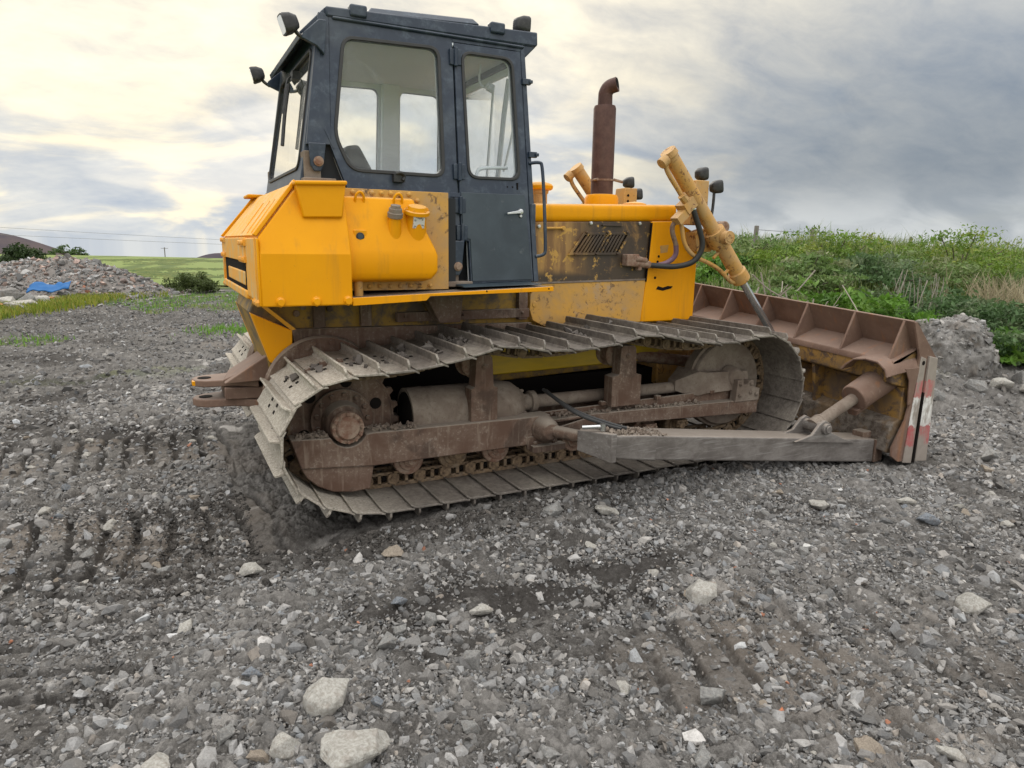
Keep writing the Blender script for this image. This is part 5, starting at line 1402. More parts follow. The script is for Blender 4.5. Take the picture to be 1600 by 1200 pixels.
# ------------------------------------------------------------------ loose stones
def stone_proto(seed, n, flat):
    rs = random.Random(seed); bm = bmesh.new(); ax = (1, rs.uniform(.6, .95), rs.uniform(.4, .75) * flat)
    for _ in range(n):
        v = Vector((rs.gauss(0, 1), rs.gauss(0, 1), rs.gauss(0, 1))).normalized() * rs.uniform(.75, 1.15); bm.verts.new((v.x * ax[0], v.y * ax[1], v.z * ax[2]))
    r = bmesh.ops.convex_hull(bm, input=bm.verts)
    bmesh.ops.delete(bm, geom=[e for e in r['geom_interior'] if isinstance(e, bmesh.types.BMVert)], context='VERTS')
    bmesh.ops.triangulate(bm, faces=bm.faces); bm.verts.index_update()
    v = np.array([q.co[:] for q in bm.verts]); f = np.array([[q.index for q in t.verts] for t in bm.faces]); bm.free(); return v, f


def scatter(name, x, y, size, cols, mat, protos, bury=.25, z=None, squash=None):
    n = len(x); z = gz(x, y) if z is None else z
    which = rng.integers(0, len(protos), n); CO, FA, CL = [], [], []; off = 0
    for k, (pv, pf) in enumerate(protos):
        m = np.where(which == k)[0]
        if not len(m): continue
        q = rng.normal(size=(len(m), 4)); q[:, 1:3] *= .45; q /= np.linalg.norm(q, axis=1, keepdims=True); w, a, b, c = q.T
        Rm = np.stack([1 - 2 * (b * b + c * c), 2 * (a * b - c * w), 2 * (a * c + b * w), 2 * (a * b + c * w), 1 - 2 * (a * a + c * c), 2 * (b * c - a * w), 2 * (a * c - b * w), 2 * (b * c + a * w), 1 - 2 * (a * a + b * b)], -1).reshape(-1, 3, 3)
        p = np.einsum('nij,vj->nvi', Rm, pv) * size[m, None, None]
        p += np.stack([x[m], y[m], z[m] + size[m] * bury], -1)[:, None, :]
        CO.append(p.reshape(-1, 3)); FA.append((pf[None] + (np.arange(len(m)) * len(pv))[:, None, None] + off).reshape(-1, 3))
        CL.append(np.repeat(cols[m], len(pv), 0)); off += len(m) * len(pv)
    return np_mesh(name, np.concatenate(CO), np.concatenate(FA), np.concatenate(CL), mat, smooth=False)


def stone_cols(n, lo=.11, hi=.38):
    g = lo + (hi - lo) * rng.random(n) ** 1.7; warm = rng.normal(.030, .018, n)
    c = np.stack([g * (1 + warm), g, g * (1 - warm * 1.2)], -1)
    m = rng.random(n) < .08; c[m] *= np.array([.95, 1.0, 1.05])
    m = rng.random(n) < .0012; c[m] = np.array([.40, .17, .10]) * (.6 + .6 * rng.random((m.sum(), 1)))
    m = rng.random(n) < .05; c[m] *= np.array([1.06, .98, .90])
    m = rng.random(n) < .03; c[m] = np.clip(c[m] * 1.7, 0, .62)
    return c


def wedge(n, r0, r1, a0=-45, a1=45, pw=1.0):
    """points spread evenly over a wedge of ground in front of the camera"""
    r = np.sqrt(r0 * r0 + (r1 * r1 - r0 * r0) * rng.random(n) ** pw); a = YAW + np.radians(a0 + (a1 - a0) * rng.random(n))
    return CAM.x + r * np.sin(a), CAM.y + r * np.cos(a)


def clear(x, y):
    under = (y > -.05) & (y < 3.35) & (x > .55) & (x < 5.4)
    armz = (y > -.40) & (y < -.06) & (x > 4.9) & (x < 6.0)
    bl = (x > 5.8) & (x < 6.42) & (y > -.55) & (y < 3.8)
    hide = (x > 6.4) & (y > 0.3) & (x < 8.5) & (y < 6)
    wet = (y > -.42) & (y < -.02) & (x > .5) & (x < 2.9) & (rng.random(len(x)) < .72)
    return ~(under | armz | bl | hide | wet)


small = [stone_proto(100 + k, 9, 1.0) for k in range(8)]; mid = [stone_proto(200 + k, 15, .95) for k in range(12)]
# patchiness: stones gather in some places, trodden clay shows in others
def thin(x, y, amt=1.0):
    d = vnoise(x / .55, y / .55, 21) + .5 * vnoise(x / .2, y / .2, 22); dp, fl = imprint(x, y)
    return rng.random(len(x)) < np.clip(smst(d, -.45, .02) * (1 - .80 * fl * amt) * (1 - .95 * dp) * (1 - .5 * smst(-x, -.7, .1) * smst(y, -.5, .1)) + .10 * (1 - dp), 0, 1)


X, Y = wedge(315000, 1.6, 6.4); k = clear(x=X, y=Y) & thin(X, Y); X, Y = X[k], Y[k]
S = np.clip(np.exp(rng.normal(math.log(.0092), .45, len(X))), .0045, .032)
g1 = scatter('gravel', X, Y, S, stone_cols(len(X), .09, .34), 'stone', small, .2); tag(g1, 'fine grey crushed gravel covering the near ground', 'gravel', kind='stuff')
X, Y = wedge(70000, 1.6, 9.5); k = clear(X, Y) & thin(X, Y); X, Y = X[k], Y[k]
S = np.clip(np.exp(rng.normal(math.log(.0165), .50, len(X))), .009, .060)
S *= 1 + .08 * (1 - smst(np.hypot(X - CAM.x, Y - CAM.y), 2.5, 5.0))
g2 = scatter('pebbles', X, Y, S, stone_cols(len(X)), 'stone', mid, .15); tag(g2, 'fist sized broken stones strewn through the gravel', 'stones', kind='stuff')
X, Y = wedge(68000, 6.0, 26); k = clear(X, Y) & (bank_s(X, Y) < -.3); X, Y = X[k], Y[k]
S = np.clip(np.exp(rng.normal(math.log(.024), .45, len(X))), .012, .09)
g3 = scatter('rubble', X, Y, S, stone_cols(len(X), .09, .31), 'stone', small + mid, .1); tag(g3, 'scattered stones on the ground beyond the bulldozer', 'stones', kind='stuff')
# soil and stones ploughed up against the near track and under the arm
n = 2600; X = rng.uniform(2.5, 5.9, n); Y = -.06 - np.abs(rng.normal(0, .20, n)); S = np.clip(np.exp(rng.normal(math.log(.014), .5, n)), .006, .05)
g4 = scatter('loose_gravel', X, Y, S, stone_cols(n, .08, .26), 'stone', mid, .25); tag(g4, 'stones heaped along the outer edge of the near track', 'stones', kind='stuff')

# dark freshly turned clods behind and beside the rear of the track
n = 17000; X = np.concatenate([rng.uniform(.0, 3.0, n // 2), rng.normal(.45, .32, n // 2)]); Y = np.concatenate([-.04 - np.abs(rng.normal(0, .17, n // 2)), rng.uniform(-.35, 1.2, n // 2)]); k = ~((Y > -.03) & (X > .62)); X, Y = X[k], Y[k]
S = np.clip(np.exp(rng.normal(math.log(.0085), .55, len(X))), .003, .045); C = (.018 + .050 * rng.random((len(X), 1))) * np.array([[1.08, .98, .88]])
g5 = scatter('soil_clods', X, Y, S, C, 'stone', small + mid, .15); tag(g5, 'dark moist soil clods turned up behind and beside the near track', 'soil', kind='stuff')


def mound_mesh():
    from mathutils import noise as mn
    bm = bmesh.new(); bmesh.ops.create_icosphere(bm, subdivisions=6, radius=1.0)
    for v in bm.verts:
        d = v.co.normalized(); r = 1 + .22 * mn.noise(d * 1.6 + Vector((3, 1, 7))) + .10 * mn.noise(d * 4.5) + .05 * abs(mn.noise(d * 11)) + .035 * abs(mn.noise(d * 24)) + .02 * mn.noise(d * 50)
        v.co = Vector((d.x * r, d.y * r * .85, max(-.3, (abs(d.z) ** .8 * (1 if d.z > 0 else -1)) * r * .80)))
    me = bpy.data.meshes.new('earth_mound'); bm.to_mesh(me); bm.free(); me.polygons.foreach_set('use_smooth', [True] * len(me.polygons)); me.materials.append(MATS['earthy_rubble']); return me


def rock_mesh(seed, mat, ax=(1, .8, .6), n=14, detail=3, rough=.07):
    rs = random.Random(seed); bm = bmesh.new()
    for _ in range(n):
        v = Vector((rs.gauss(0, 1), rs.gauss(0, 1), rs.gauss(0, 1))).normalized() * rs.uniform(.8, 1.1); bm.verts.new((v.x * ax[0], v.y * ax[1], v.z * ax[2]))
    r = bmesh.ops.convex_hull(bm, input=bm.verts)
    bmesh.ops.delete(bm, geom=[e for e in r['geom_interior'] if isinstance(e, bmesh.types.BMVert)], context='VERTS')
    bmesh.ops.bevel(bm, geom=list(bm.edges), offset=.045, segments=2, affect='EDGES', profile=.6, clamp_overlap=True)
    bmesh.ops.triangulate(bm, faces=bm.faces); bmesh.ops.subdivide_edges(bm, edges=[e for e in bm.edges if e.calc_length() > .16], cuts=detail, use_grid_fill=True)
    from mathutils import noise as mn
    bm.normal_update()
    o = Vector((seed * 3.1, seed * 1.7, 0))
    for v in bm.verts:
        v.co += v.normal * (rough * mn.noise(v.co * 2.2 + o) + rough * .55 * mn.noise(v.co * 6 + o) + rough * .3 * mn.noise(v.co * 15 + o))
    me = bpy.data.meshes.new('rock'); bm.to_mesh(me); bm.free()
    me.polygons.foreach_set('use_smooth', [True] * len(me.polygons)); me.set_sharp_from_angle(angle=R(32))
    me.materials.append(MATS[mat]); return me


def rock(name, mesh, x, y, s, rot, label, cat='rock', lift=.3, group=None, z=None):
    o = bpy.data.objects.new(name, mesh); COL.objects.link(o)
    o.location = (x, y, (float(gz(x, y)[0]) if z is None else z) + s * lift); o.scale = (s, s, s); o.rotation_euler = tuple(R(q) for q in rot)
    return tag(o, label, cat, group)


RK = {k: rock_mesh(*a) for k, a in {
    'pale': (11, 'pale_limestone', (1, .85, .75)), 'slab': (12, 'pale_limestone', (1, .75, .38)), 'grey': (13, 'grey_stone', (1, .8, .7)), 'wedge': (14, 'grey_stone', (1, .6, .55), 9),
    'brown': (15, 'brownish_stone', (1, .6, .45), 11), 'slate': (16, 'bluish_slate', (1, .7, .45), 9), 'brick': (17, 'red_brick', (1, .7, .6), 10), 'long': (18, 'pale_limestone', (1, .38, .3), 12),
    'block': (19, 'grey_stone', (1, .9, .85), 8), 'earth': (20, 'earthy_rubble', (1, .85, .7), 18)}.items()}
for nm, x, y, s, rot, lab in (
        ('pale', .652, -1.69, .115, (10, -8, 30), 'large pale rounded rock standing over a dark hollow'),
        ('slab', .675, -2.05, .155, (4, 6, 10), 'big pale flat rock cut by the bottom edge of the photo'),
        ('block', 1.288, -1.70, .072, (8, 0, 50), 'grey square block of stone in the middle foreground'),
        ('grey', .996, -1.379, .070, (12, 20, 80), 'grey wedge shaped stone beside a cluster of smaller ones'),
        ('wedge', 1.09, -1.30, .062, (0, 14, 10), 'flat grey stone leaning on the wedge shaped stone'),
        ('brown', 1.317, -.405, .098, (0, 8, -25), 'brownish oblong stone below the rear of the near track'),
        ('slab', 2.907, -.38, .105, (-6, 8, -35), 'pale stone lying alone just below the near track'),
        ('grey', 2.50, -.30, .10, (4, 0, 10), 'half buried grey stone tight against the track edge'),
        ('wedge', 2.12, -2.33, .090, (-8, 12, -30), 'pale wedge of stone pointing right in the right foreground'),
        ('pale', 3.86, -2.37, .095, (30, -20, -50), 'upright pointed stone near the right edge of the photo'),
        ('long', 2.70, -2.98, .085, (0, 10, -65), 'long whitish stone at the bottom right'),
        ('brick', 2.36, -2.48, .026, (10, 5, 20), 'small orange brick fragment in the right foreground'),
        ('pale', .52, -.28, .072, (5, 20, 0), 'grey angular stone left of the hollow behind the track'),
        ('long', 1.523, -1.30, .100, (0, 4, -12), 'long low pale stone in the middle foreground'),
        ('slate', 1.16, -1.02, .058, (0, 10, 20), 'bluish slate chunk above the middle foreground'),
        ('slate', 1.53, -2.02, .042, (10, 0, 70), 'small bluish slate chip low in the middle'),
        ('slab', .02, -1.86, .105, (6, -10, 60), 'pale rock in the bottom left corner'),
        ('wedge', 1.13, -2.05, .060, (12, 18, 100), 'pale triangular stone near the bottom middle'),
        ('wedge', .27, -1.74, .070, (10, 25, 40), 'angular pale grey stone left of the large rounded rock'),
        ('pale', .46, -1.88, .062, (50, 10, 20), 'upright pale stone just left of the bottom flat rock'),
        ('slate', .40, -1.35, .060, (0, 8, -20), 'dull grey stone lying flat in the left foreground'),
        ('grey', 6.95, -.75, .12, (0, 10, 40), 'rough grey rock right of the blade end'),
        ('brown', 6.55, -.95, .085, (5, 0, 80), 'pinkish brown lump of concrete right of the blade'),
        ('long', 5.30, -.62, .05, (0, 60, 10), 'small white stub of stone in front of the arm'),
        ('slab', 4.35, -1.02, .10, (4, 6, 0), 'flat grey stone out in the gravel before the push arm'),
        ('slate', 4.75, -1.55, .10, (0, 8, -40), 'dark bluish stone lying in the gravel at the right'),
        ('long', 5.0, -1.25, .11, (0, 6, -35), 'long pale stone lying in the gravel at the right'),
        ('pale', 2.70, -1.62, .11, (0, 0, 15), 'crushed white limestone lump flattened into the ground')):
    rock('rock', RK[nm], x, y, s, rot, lab, lift=.18 if lab.startswith(('crushed', 'half')) else .38)
# a hundred or so further stones that nothing tells apart
X, Y = wedge(420, 2.2, 8.0); k = clear(X, Y) & ~((np.abs(Y + .2) < .25) & (X > 1)); X, Y = X[k][:150], Y[k][:150]
kinds = ['pale', 'grey', 'wedge', 'block', 'slab', 'brown', 'slate', 'earth', 'long']
for x, y in zip(X, Y):
    nm = random.choice(kinds); rock('rock', RK[nm], x, y, min(.085, max(.030, random.lognormvariate(-3.15, .32))), (random.uniform(-25, 25), random.uniform(-25, 25), random.uniform(0, 360)), 'fist sized broken stone lying in the crushed gravel', lift=.25, group='broken stones in the gravel')
mb = MB(); mb.prism(rounded([(.60, -1.86), (.74, -1.83), (.72, -1.74), (.61, -1.75)], .02), float(gz(.66, -1.8)[0]) - .03, float(gz(.66, -1.8)[0]) + .005, 'z'); tag(mb.build('plastic_sheet', 'black_plastic'), 'scrap of black plastic in the hollow under the pale rounded rock', 'plastic')
o = rock('brick_shard', RK['brick'], .78, -1.02, .022, (0, 0, 40), 'bright red shard lying in the left foreground', 'brick')

# ------------------------------------------------------------------ left: rubble heap, boulders, tarpaulin, field, hills
def heap_h(lat):        # crest height along the heap (lat: metres right of its left end)
    return np.interp(lat, [-9, -6, -3, 0, 1.2, 1.8, 2.8, 4.1, 5.2, 6.3, 7.4, 7.9], [.6, .75, .82, .85, .80, .88, 1.10, 1.16, 1.10, .80, .25, 0])


HX, HY = camp(-70, 24.5); ux, uy = math.cos(YAW + .10), -math.sin(YAW + .10)
def heap_z(lat, dep):
    h = heap_h(lat + .3 * vnoise(lat, dep, 141)); z = h * np.clip(1 - np.abs(dep / (1.6 + h)) ** 1.25, 0, 1)
    return z + .16 * vnoise(lat / .7, dep / .7, 142) * (z > .05) + .1 * vnoise(lat / .25, dep / .25, 143) * (z > .05) - .05


n1, n2 = 240, 90
la, de = np.meshgrid(np.linspace(-9, 8.3, n1), np.linspace(-3.2, 3.2, n2), indexing='ij'); hz = heap_z(la, de)
hx, hy = HX + la * ux + de * -uy, HY + la * uy + de * ux
co = np.stack([hx, hy, hz], -1).reshape(-1, 3); i = np.arange((n1 - 1) * (n2 - 1)); a = (i // (n2 - 1)) * n2 + i % (n2 - 1)
hp_ = np_mesh('rubble_heap', co, np.stack([a, a + n2, a + n2 + 1, a + 1], -1), np.full((len(co), 3), .17) * np.array([1.08, .98, .9]), 'stone')
tag(hp_, 'long heap of crushed brick and concrete rubble before the field', 'rubble heap')
n = 9000; la, de = rng.uniform(-9, 7.9, n), rng.uniform(-3.0, 1.2, n); S = np.clip(np.exp(rng.normal(math.log(.05), .5, n)), .02, .22)
C = stone_cols(n, .12, .42); m = rng.random(n) < .22; C[m] *= np.array([1.25, .92, .80])
ch = scatter('chunk', HX + la * ux + de * -uy, HY + la * uy + de * ux, S, C, 'stone', mid, .2, z=heap_z(la, de)); ch.name = 'rubble_chunks'; ch.parent = hp_; ch['kind'] = 'stuff'
for i, (px, d, s, nm, lab) in enumerate(((24, 17.5, .34, 'slab', 'flat white slab at the grass edge by the rubble heap'), (8, 18.6, .36, 'pale', 'pale boulder at the left edge before the heap'), (44, 19.2, .36, 'grey', 'grey rounded boulder second from the left edge'),
                              (62, 19.6, .34, 'pale', 'pale round boulder below the blue tarpaulin'), (36, 18.2, .40, 'slab', 'tilted pinkish grey slab before the heap'), (82, 20.5, .30, 'brown', 'brown boulder beside the red brick pieces'),
                              (75, 20.0, .22, 'brick', 'broken red brickwork lump in front of the heap'), (2, 17.8, .2, 'brick', 'red brick lump at the left photo edge'), (16, 20.2, .42, 'earth', 'low earthy boulder behind the white slab'), (100, 21.2, .28, 'grey', 'grey lump at the foot of the heap by the grass'))):
    x, y = camp(px, d); rock('boulder', RK[nm], x, y, s, (random.uniform(-12, 12), random.uniform(-12, 12), random.uniform(0, 360)), lab, 'boulder', .35)
x0, y0 = camp(44, 20.6); x1, y1 = camp(110, 21.2)
la = np.linspace(0, 1, 22); wd = np.linspace(-.5, .5, 9); LA, WD = np.meshgrid(la, wd, indexing='ij')
tx = x0 + (x1 - x0) * LA; ty = y0 + (y1 - y0) * LA + WD * .8
tz = .36 + .16 * WD + .05 * np.sin(LA * 7) + .12 * vnoise(LA * 7, WD * 4, 201) + .10 * LA
a = np.array([i * 9 + j for i in range(21) for j in range(8)])
tp = np_mesh('tarpaulin', np.stack([tx, ty, tz], -1).reshape(-1, 3), np.stack([a, a + 9, a + 10, a + 1], -1), None, 'blue_tarpaulin'); md = tp.modifiers.new('thick', 'SOLIDIFY'); md.thickness = .03
tag(tp, 'crumpled blue tarpaulin lying on the rubble heap', 'tarpaulin')

# field sloping gently away, with tractor tramlines
nu, nd = 260, 120
dep = np.concatenate([np.geomspace(29, 135, nd - 20), np.geomspace(150, 4000, 20)]); lat = np.linspace(-1, 1, nu)
D, Lt = np.meshgrid(dep, lat, indexing='ij'); fx = CAM.x + D * (math.sin(YAW) + Lt * .95 * math.cos(YAW)); fy = CAM.y + D * (math.cos(YAW) - Lt * .95 * math.sin(YAW))
crest = .25 + .35 * smst(D * Lt, -75, -20)
fz = np.interp(D, [29, 40, 70, 100, 120, 135, 400, 4000], [.02, .02, -.10, -.55, -1.1, -2.2, -16, -135]) - .55 * smst(Lt, -.72, -.35) * smst(D, 45, 95) * .3 + .10 * vnoise(fx / 14, fy / 14, 301)
lat_m = D * .95 * Lt
# tramlines run out to the crest and lean left with distance
f0 = lat_m + (D - 45) * .377
tram = np.zeros(D.shape)
for c0_ in (-22.6, -24.6, -16.5, -14.5, -34, -36): tram = np.maximum(tram, 1 - smst(np.abs(f0 - c0_ - .2 * np.sin(D / 9)), .3, .9))
co = np.stack([fx, fy, fz], -1).reshape(-1, 3); i = np.arange((nd - 1) * (nu - 1)); a = (i // (nu - 1)) * nu + i % (nu - 1)
fo = np_mesh('field', co, np.stack([a, a + nu, a + nu + 1, a + 1], -1), np.repeat(tram.reshape(-1, 1), 3, 1), 'green_crop_field'); structure(fo)


def hill(name, px, depth, wl, wr, h, base=-4):
    n1, n2 = 60, 24; u = np.linspace(-1, 1, n1); v = np.linspace(-1, 1, n2); U, Vv = np.meshgrid(u, v, indexing='ij')
    L_ = np.where(U < 0, U * wl, U * wr); prof_ = np.clip(np.cos(U * math.pi / 2), 0, 1) ** 1.3 * np.cos(Vv * math.pi / 2) ** .8
    z = base + (h - base) * prof_ + .02 * h * vnoise(U * 6, Vv * 5, 401)
    x = np.empty(U.shape); y = np.empty(U.shape); bx, by = camp(px, depth)
    x = bx + L_ * math.cos(YAW) + Vv * depth * .12 * math.sin(YAW); y = by - L_ * math.sin(YAW) + Vv * depth * .12 * math.cos(YAW)
    a = np.array([i * n2 + j for i in range(n1 - 1) for j in range(n2 - 1)])
    structure(np_mesh(name, np.stack([x, y, z], -1).reshape(-1, 3), np.stack([a, a + n2, a + n2 + 1, a + 1], -1), None, 'distant_moor'))


hill('hill', -30, 900, 200, 92, 8.6, -25)
hill('hills', 336, 1400, 60, 60, -24, -60)

# ------------------------------------------------------------------ plants
def leaves(n, cen, spread, size, cols, flat=.4):
    """n leaf quads round the points cen (m, 3); cols: base colours (k, 3)"""
    idx = rng.integers(0, len(cen), n); p = cen[idx] + rng.normal(size=(n, 3)) * spread
    d = rng.normal(size=(n, 3)); d[:, 2] = np.abs(d[:, 2]) * .6 + flat; d /= np.linalg.norm(d, axis=1, keepdims=True)
    u = np.cross(d, rng.normal(size=(n, 3))); u /= np.linalg.norm(u, axis=1, keepdims=True); w = np.cross(d, u)
    s = (size * np.exp(rng.normal(0, .3, n)))[:, None]
    co = np.stack([p - u * s, p + w * s * .42 + d * s * .12, p + u * s, p - w * s * .42 + d * s * .12], 1).reshape(-1, 3)
    c = cols[rng.integers(0, len(cols), len(cen))][idx] * (.75 + .5 * rng.random((n, 1)))
    return co, np.arange(4 * n).reshape(-1, 4), np.repeat(c, 4, 0)


def blades(x, y, z, h, wid, cols, lean=.35):
    """grass blades: bent strips of three quads"""
    n = len(x); a = rng.random(n) * 6.283; ld = rng.random(n) * 6.283; ln = h * lean * rng.random(n)
    P_ = []
    for t, wf in ((0, 1.0), (.45, .85), (.8, .5), (1.0, .08)):
        cx = x + np.cos(ld) * ln * t * t; cy = y + np.sin(ld) * ln * t * t; cz = z + h * t * (1 - .12 * t)
        for sg in (-1, 1): P_.append(np.stack([cx + sg * np.cos(a) * wid * wf * .5, cy + sg * np.sin(a) * wid * wf * .5, cz], -1))
    co = np.stack(P_, 1).reshape(-1, 3); b = (np.arange(n) * 8)[:, None]
    f = np.concatenate([b + np.array([[0, 1, 3, 2]]), b + np.array([[2, 3, 5, 4]]), b + np.array([[4, 5, 7, 6]])], 0)
    return co, f, np.repeat(cols, 8, 0)


G_FRESH = np.array([(.095, .20, .025), (.115, .235, .030), (.080, .165, .028), (.14, .25, .040)])
G_DARK = np.array([(.070, .130, .045), (.090, .155, .058), (.105, .165, .070), (.13, .175, .085)])
G_YELL = np.array([(.13, .215, .03), (.155, .24, .035), (.12, .20, .032), (.22, .27, .05)])
G_OLIVE = np.array([(.13, .20, .06), (.16, .22, .075), (.19, .215, .10), (.13, .21, .06)])
G_BUSH = np.array([(.026, .046, .014), (.036, .062, .020), (.048, .075, .026)])
LEAFN = 0


def make_bush(name, x, y, z, w, h, n, cols, size, label, cat, group=None, stems=9, tall=1.0):
    """crown of leaf clumps of uneven outline on a handful of stems"""
    m = max(10, int(n / 42)); c = rng.normal(size=(m, 3)); c /= np.linalg.norm(c, axis=1, keepdims=True)
    c *= (.35 + .65 * rng.random((m, 1)) ** .5) * (1 + .25 * rng.normal(size=(m, 1)))
    c /= np.maximum(1, np.linalg.norm(c, axis=1, keepdims=True) / 1.05)
    c[:, 2] = np.abs(c[:, 2]) ** tall
    c = c * np.array([w / 2, w / 2, h * .92]) + np.array([0, 0, h * .08]); c[:, 2] *= .72 + .28 * rng.random(m)
    co, f, cl = leaves(n, c, np.array([w * .055, w * .055, h * .05]), size, cols)
    root = bpy.data.objects.new(name, None); COL.objects.link(root); root.location = (x, y, z); tag(root, label, cat, group)
    np_mesh('crown', co, f, cl, 'leaf', smooth=False, parent=root)
    mb = MB()
    for k in range(stems):
        q = c[rng.integers(0, m)]; mb.tube([(q[0] * .12, q[1] * .12, -.15), (q[0] * .5, q[1] * .5, q[2] * .5), tuple(q)], .006 + .004 * h, 5)
    t = mb.build('stem', 'bark', None); t.parent = root
    return root


def onbank(px, depth): x, y = camp(px, depth); return x, y, float(coarse(np.array([x]), np.array([y]))[0])


# weeds and bushes on the bank, nearest last
for px, d, w, h, n, cols, size, lab in (
        (1150, 14.0, 1.9, .98, 2600, G_OLIVE, .045, 'olive weed clump behind the lift cylinder with cream flower heads'),
        (1125, 13.0, 1.2, .70, 1700, G_FRESH, .045, 'green weed clump just right of the hood front'),
        (1215, 13.0, 1.6, .75, 2200, G_YELL, .038, 'pale yellow green weed clump left of the first pair of posts'),
        (1285, 14.0, 2.0, 1.10, 3000, G_YELL, .036, 'bright yellow flowering weed on top of the bank'),
        (1245, 11.6, 1.5, .75, 2400, G_OLIVE, .045, 'dull olive bush in the middle of the bank'),
        (1335, 12.6, 1.8, .72, 2600, G_DARK, .040, 'dark weedy bush below the middle fence post'),
        (1415, 13.4, 2.2, .80, 2800, G_OLIVE, .036, 'brownish olive bush under the right fence post'),
        (1480, 14.4, 2.6, 1.30, 3400, G_YELL, .036, 'tall yellow green bush standing against the sky'),
        (1575, 13.6, 1.6, 1.02, 2400, G_OLIVE, .036, 'olive bush on the skyline at the right'),
        (1200, 10.6, 1.3, .55, 1800, G_OLIVE, .045, 'low olive weed over the blade beside the dead branches'),
        (1265, 10.3, 1.5, .70, 2600, G_FRESH, .050, 'fresh green nettle clump above the middle of the blade'),
        (1330, 10.2, 1.7, .78, 3000, G_FRESH, .050, 'largest bright green nettle clump above the blade'),
        (1385, 10.0, 1.3, .52, 2200, G_FRESH, .048, 'low bright green clump above the right end of the blade'),
        (1400, 11.0, 1.7, .85, 2800, G_DARK, .040, 'grey green thistle clump with pale stalks'),
        (1470, 11.2, 1.8, .80, 2800, G_DARK, .040, 'dark green bush right of the pale stalks'),
        (1530, 10.9, 1.9, .85, 3000, G_DARK, .042, 'dark bush above the earth mound'),
        (1590, 10.6, 2.0, .90, 3000, G_DARK, .042, 'dark bush at the right edge of the bank'),
        (1495, 9.7, 1.2, .50, 1800, G_FRESH, .050, 'broad leaved green weed behind the earth mound'),
        (1555, 9.6, 1.4, .55, 2000, G_DARK, .050, 'low dark weed by the gravel at the right'),
        (1605, 9.6, 1.3, .60, 2000, G_FRESH, .048, 'green weed at the right photo edge near the gravel')):
    x, y, z = onbank(px, d)
    make_bush('bush', x, y, z - .05, w * 1.1, h * .82, int(n * 1.3), cols, size, lab, 'bush', 'bushes and weeds on the bank')


def grass_on_bank():
    n = 46000; pxs = rng.uniform(1040, 1720, n); d = 8.2 + 12 * rng.random(n) ** .8
    k = (pxs - 800) / 1076.9 * (math.cos(PITCH) + .37 / d); x = CAM.x + d * (math.sin(YAW) + k * math.cos(YAW)); y = CAM.y + d * (math.cos(YAW) - k * math.sin(YAW))
    s = bank_s(x, y); dens = vnoise(x / .8, y / .8, 501) + .2
    m = (s > .0) & (rng.random(n) < np.clip(.45 + dens, .1, 1)); x, y, s = x[m], y[m], s[m]; n = len(x)
    top = smst(s, 2.0, 4.0); h = (.20 + .46 * top * rng.random(n) ** 1.3 + .15 * rng.random(n)) * (.8 + .5 * np.clip(vnoise(x / 1.1, y / 1.1, 502) + .5, 0, 1)) + .32 * top * (rng.random(n) < .10) * rng.random(n)
    base = np.array([(.12, .195, .035), (.165, .235, .055), (.23, .27, .10), (.30, .30, .17), (.09, .155, .03)])
    cols = base[rng.integers(0, 5, n)] * (.8 + .4 * rng.random((n, 1)))
    co, f, cl = blades(x, y, coarse(x, y) - .03, h, .013 + .010 * rng.random(n), cols, .45)
    tag(np_mesh('tall_grass', co, f, cl, 'leaf'), 'tall seeding grass along the top of the bank', 'grass', kind='stuff')


grass_on_bank()
# pale dry reeds at the right
n = 520; px = np.concatenate([rng.normal(1545, 22, 260), rng.normal(1590, 18, 260)]); d = rng.normal(11.9, .35, n)
k = (px - 800) / 1076.9 * (math.cos(PITCH) + .37 / d); x = CAM.x + d * (math.sin(YAW) + k * math.cos(YAW)); y = CAM.y + d * (math.cos(YAW) - k * math.sin(YAW))
co, f, cl = blades(x, y, coarse(x, y), .55 + .45 * rng.random(n), .016 + .008 * rng.random(n), np.array([(.36, .31, .20)]) * (.7 + .5 * rng.random((n, 1))), .8)
tag(np_mesh('dry_reeds', co, f, cl, 'leaf'), 'straw coloured dry reeds at the right edge', 'reeds', kind='stuff')
# pale stalks among the weeds
mb = MB()
for _ in range(26):
    px = random.uniform(1385, 1455); x, y, z = onbank(px, random.uniform(10.2, 10.9)); mb.tube([(x, y, z), (x + random.gauss(0, .05), y, z + .45), (x + random.gauss(0, .12), y, z + random.uniform(.7, .95))], .0045, 4)
tag(mb.build('dry_stalks', 'dry_twig'), 'thin pale dead stalks standing in the grey green thistles', 'stalks', kind='stuff')
# dead branches heaped behind the blade
mb = MB(); bx, by, bz = onbank(1195, 9.6)
for _ in range(260):
    p = Vector((bx, by, bz + .02)) + Vector((random.gauss(0, .42), random.gauss(0, .3), abs(random.gauss(0, .22)) + .12)); d = Vector((random.gauss(0, 1), random.gauss(0, .6), random.gauss(0, .55))).normalized() * random.uniform(.15, .5)
    mb.tube([p - d, p + Vector((random.gauss(0, .05), 0, random.gauss(0, .05))), p + d], random.uniform(.003, .011), 5)
tag(mb.build('brushwood', 'dry_twig'), 'pile of grey dead branches behind the blade', 'branches')
x, y, z = onbank(1150, 9.5); rock('rock', RK['pale'], x, y, .28, (0, 10, 30), 'pale rock beside the pile of dead branches', lift=.9)
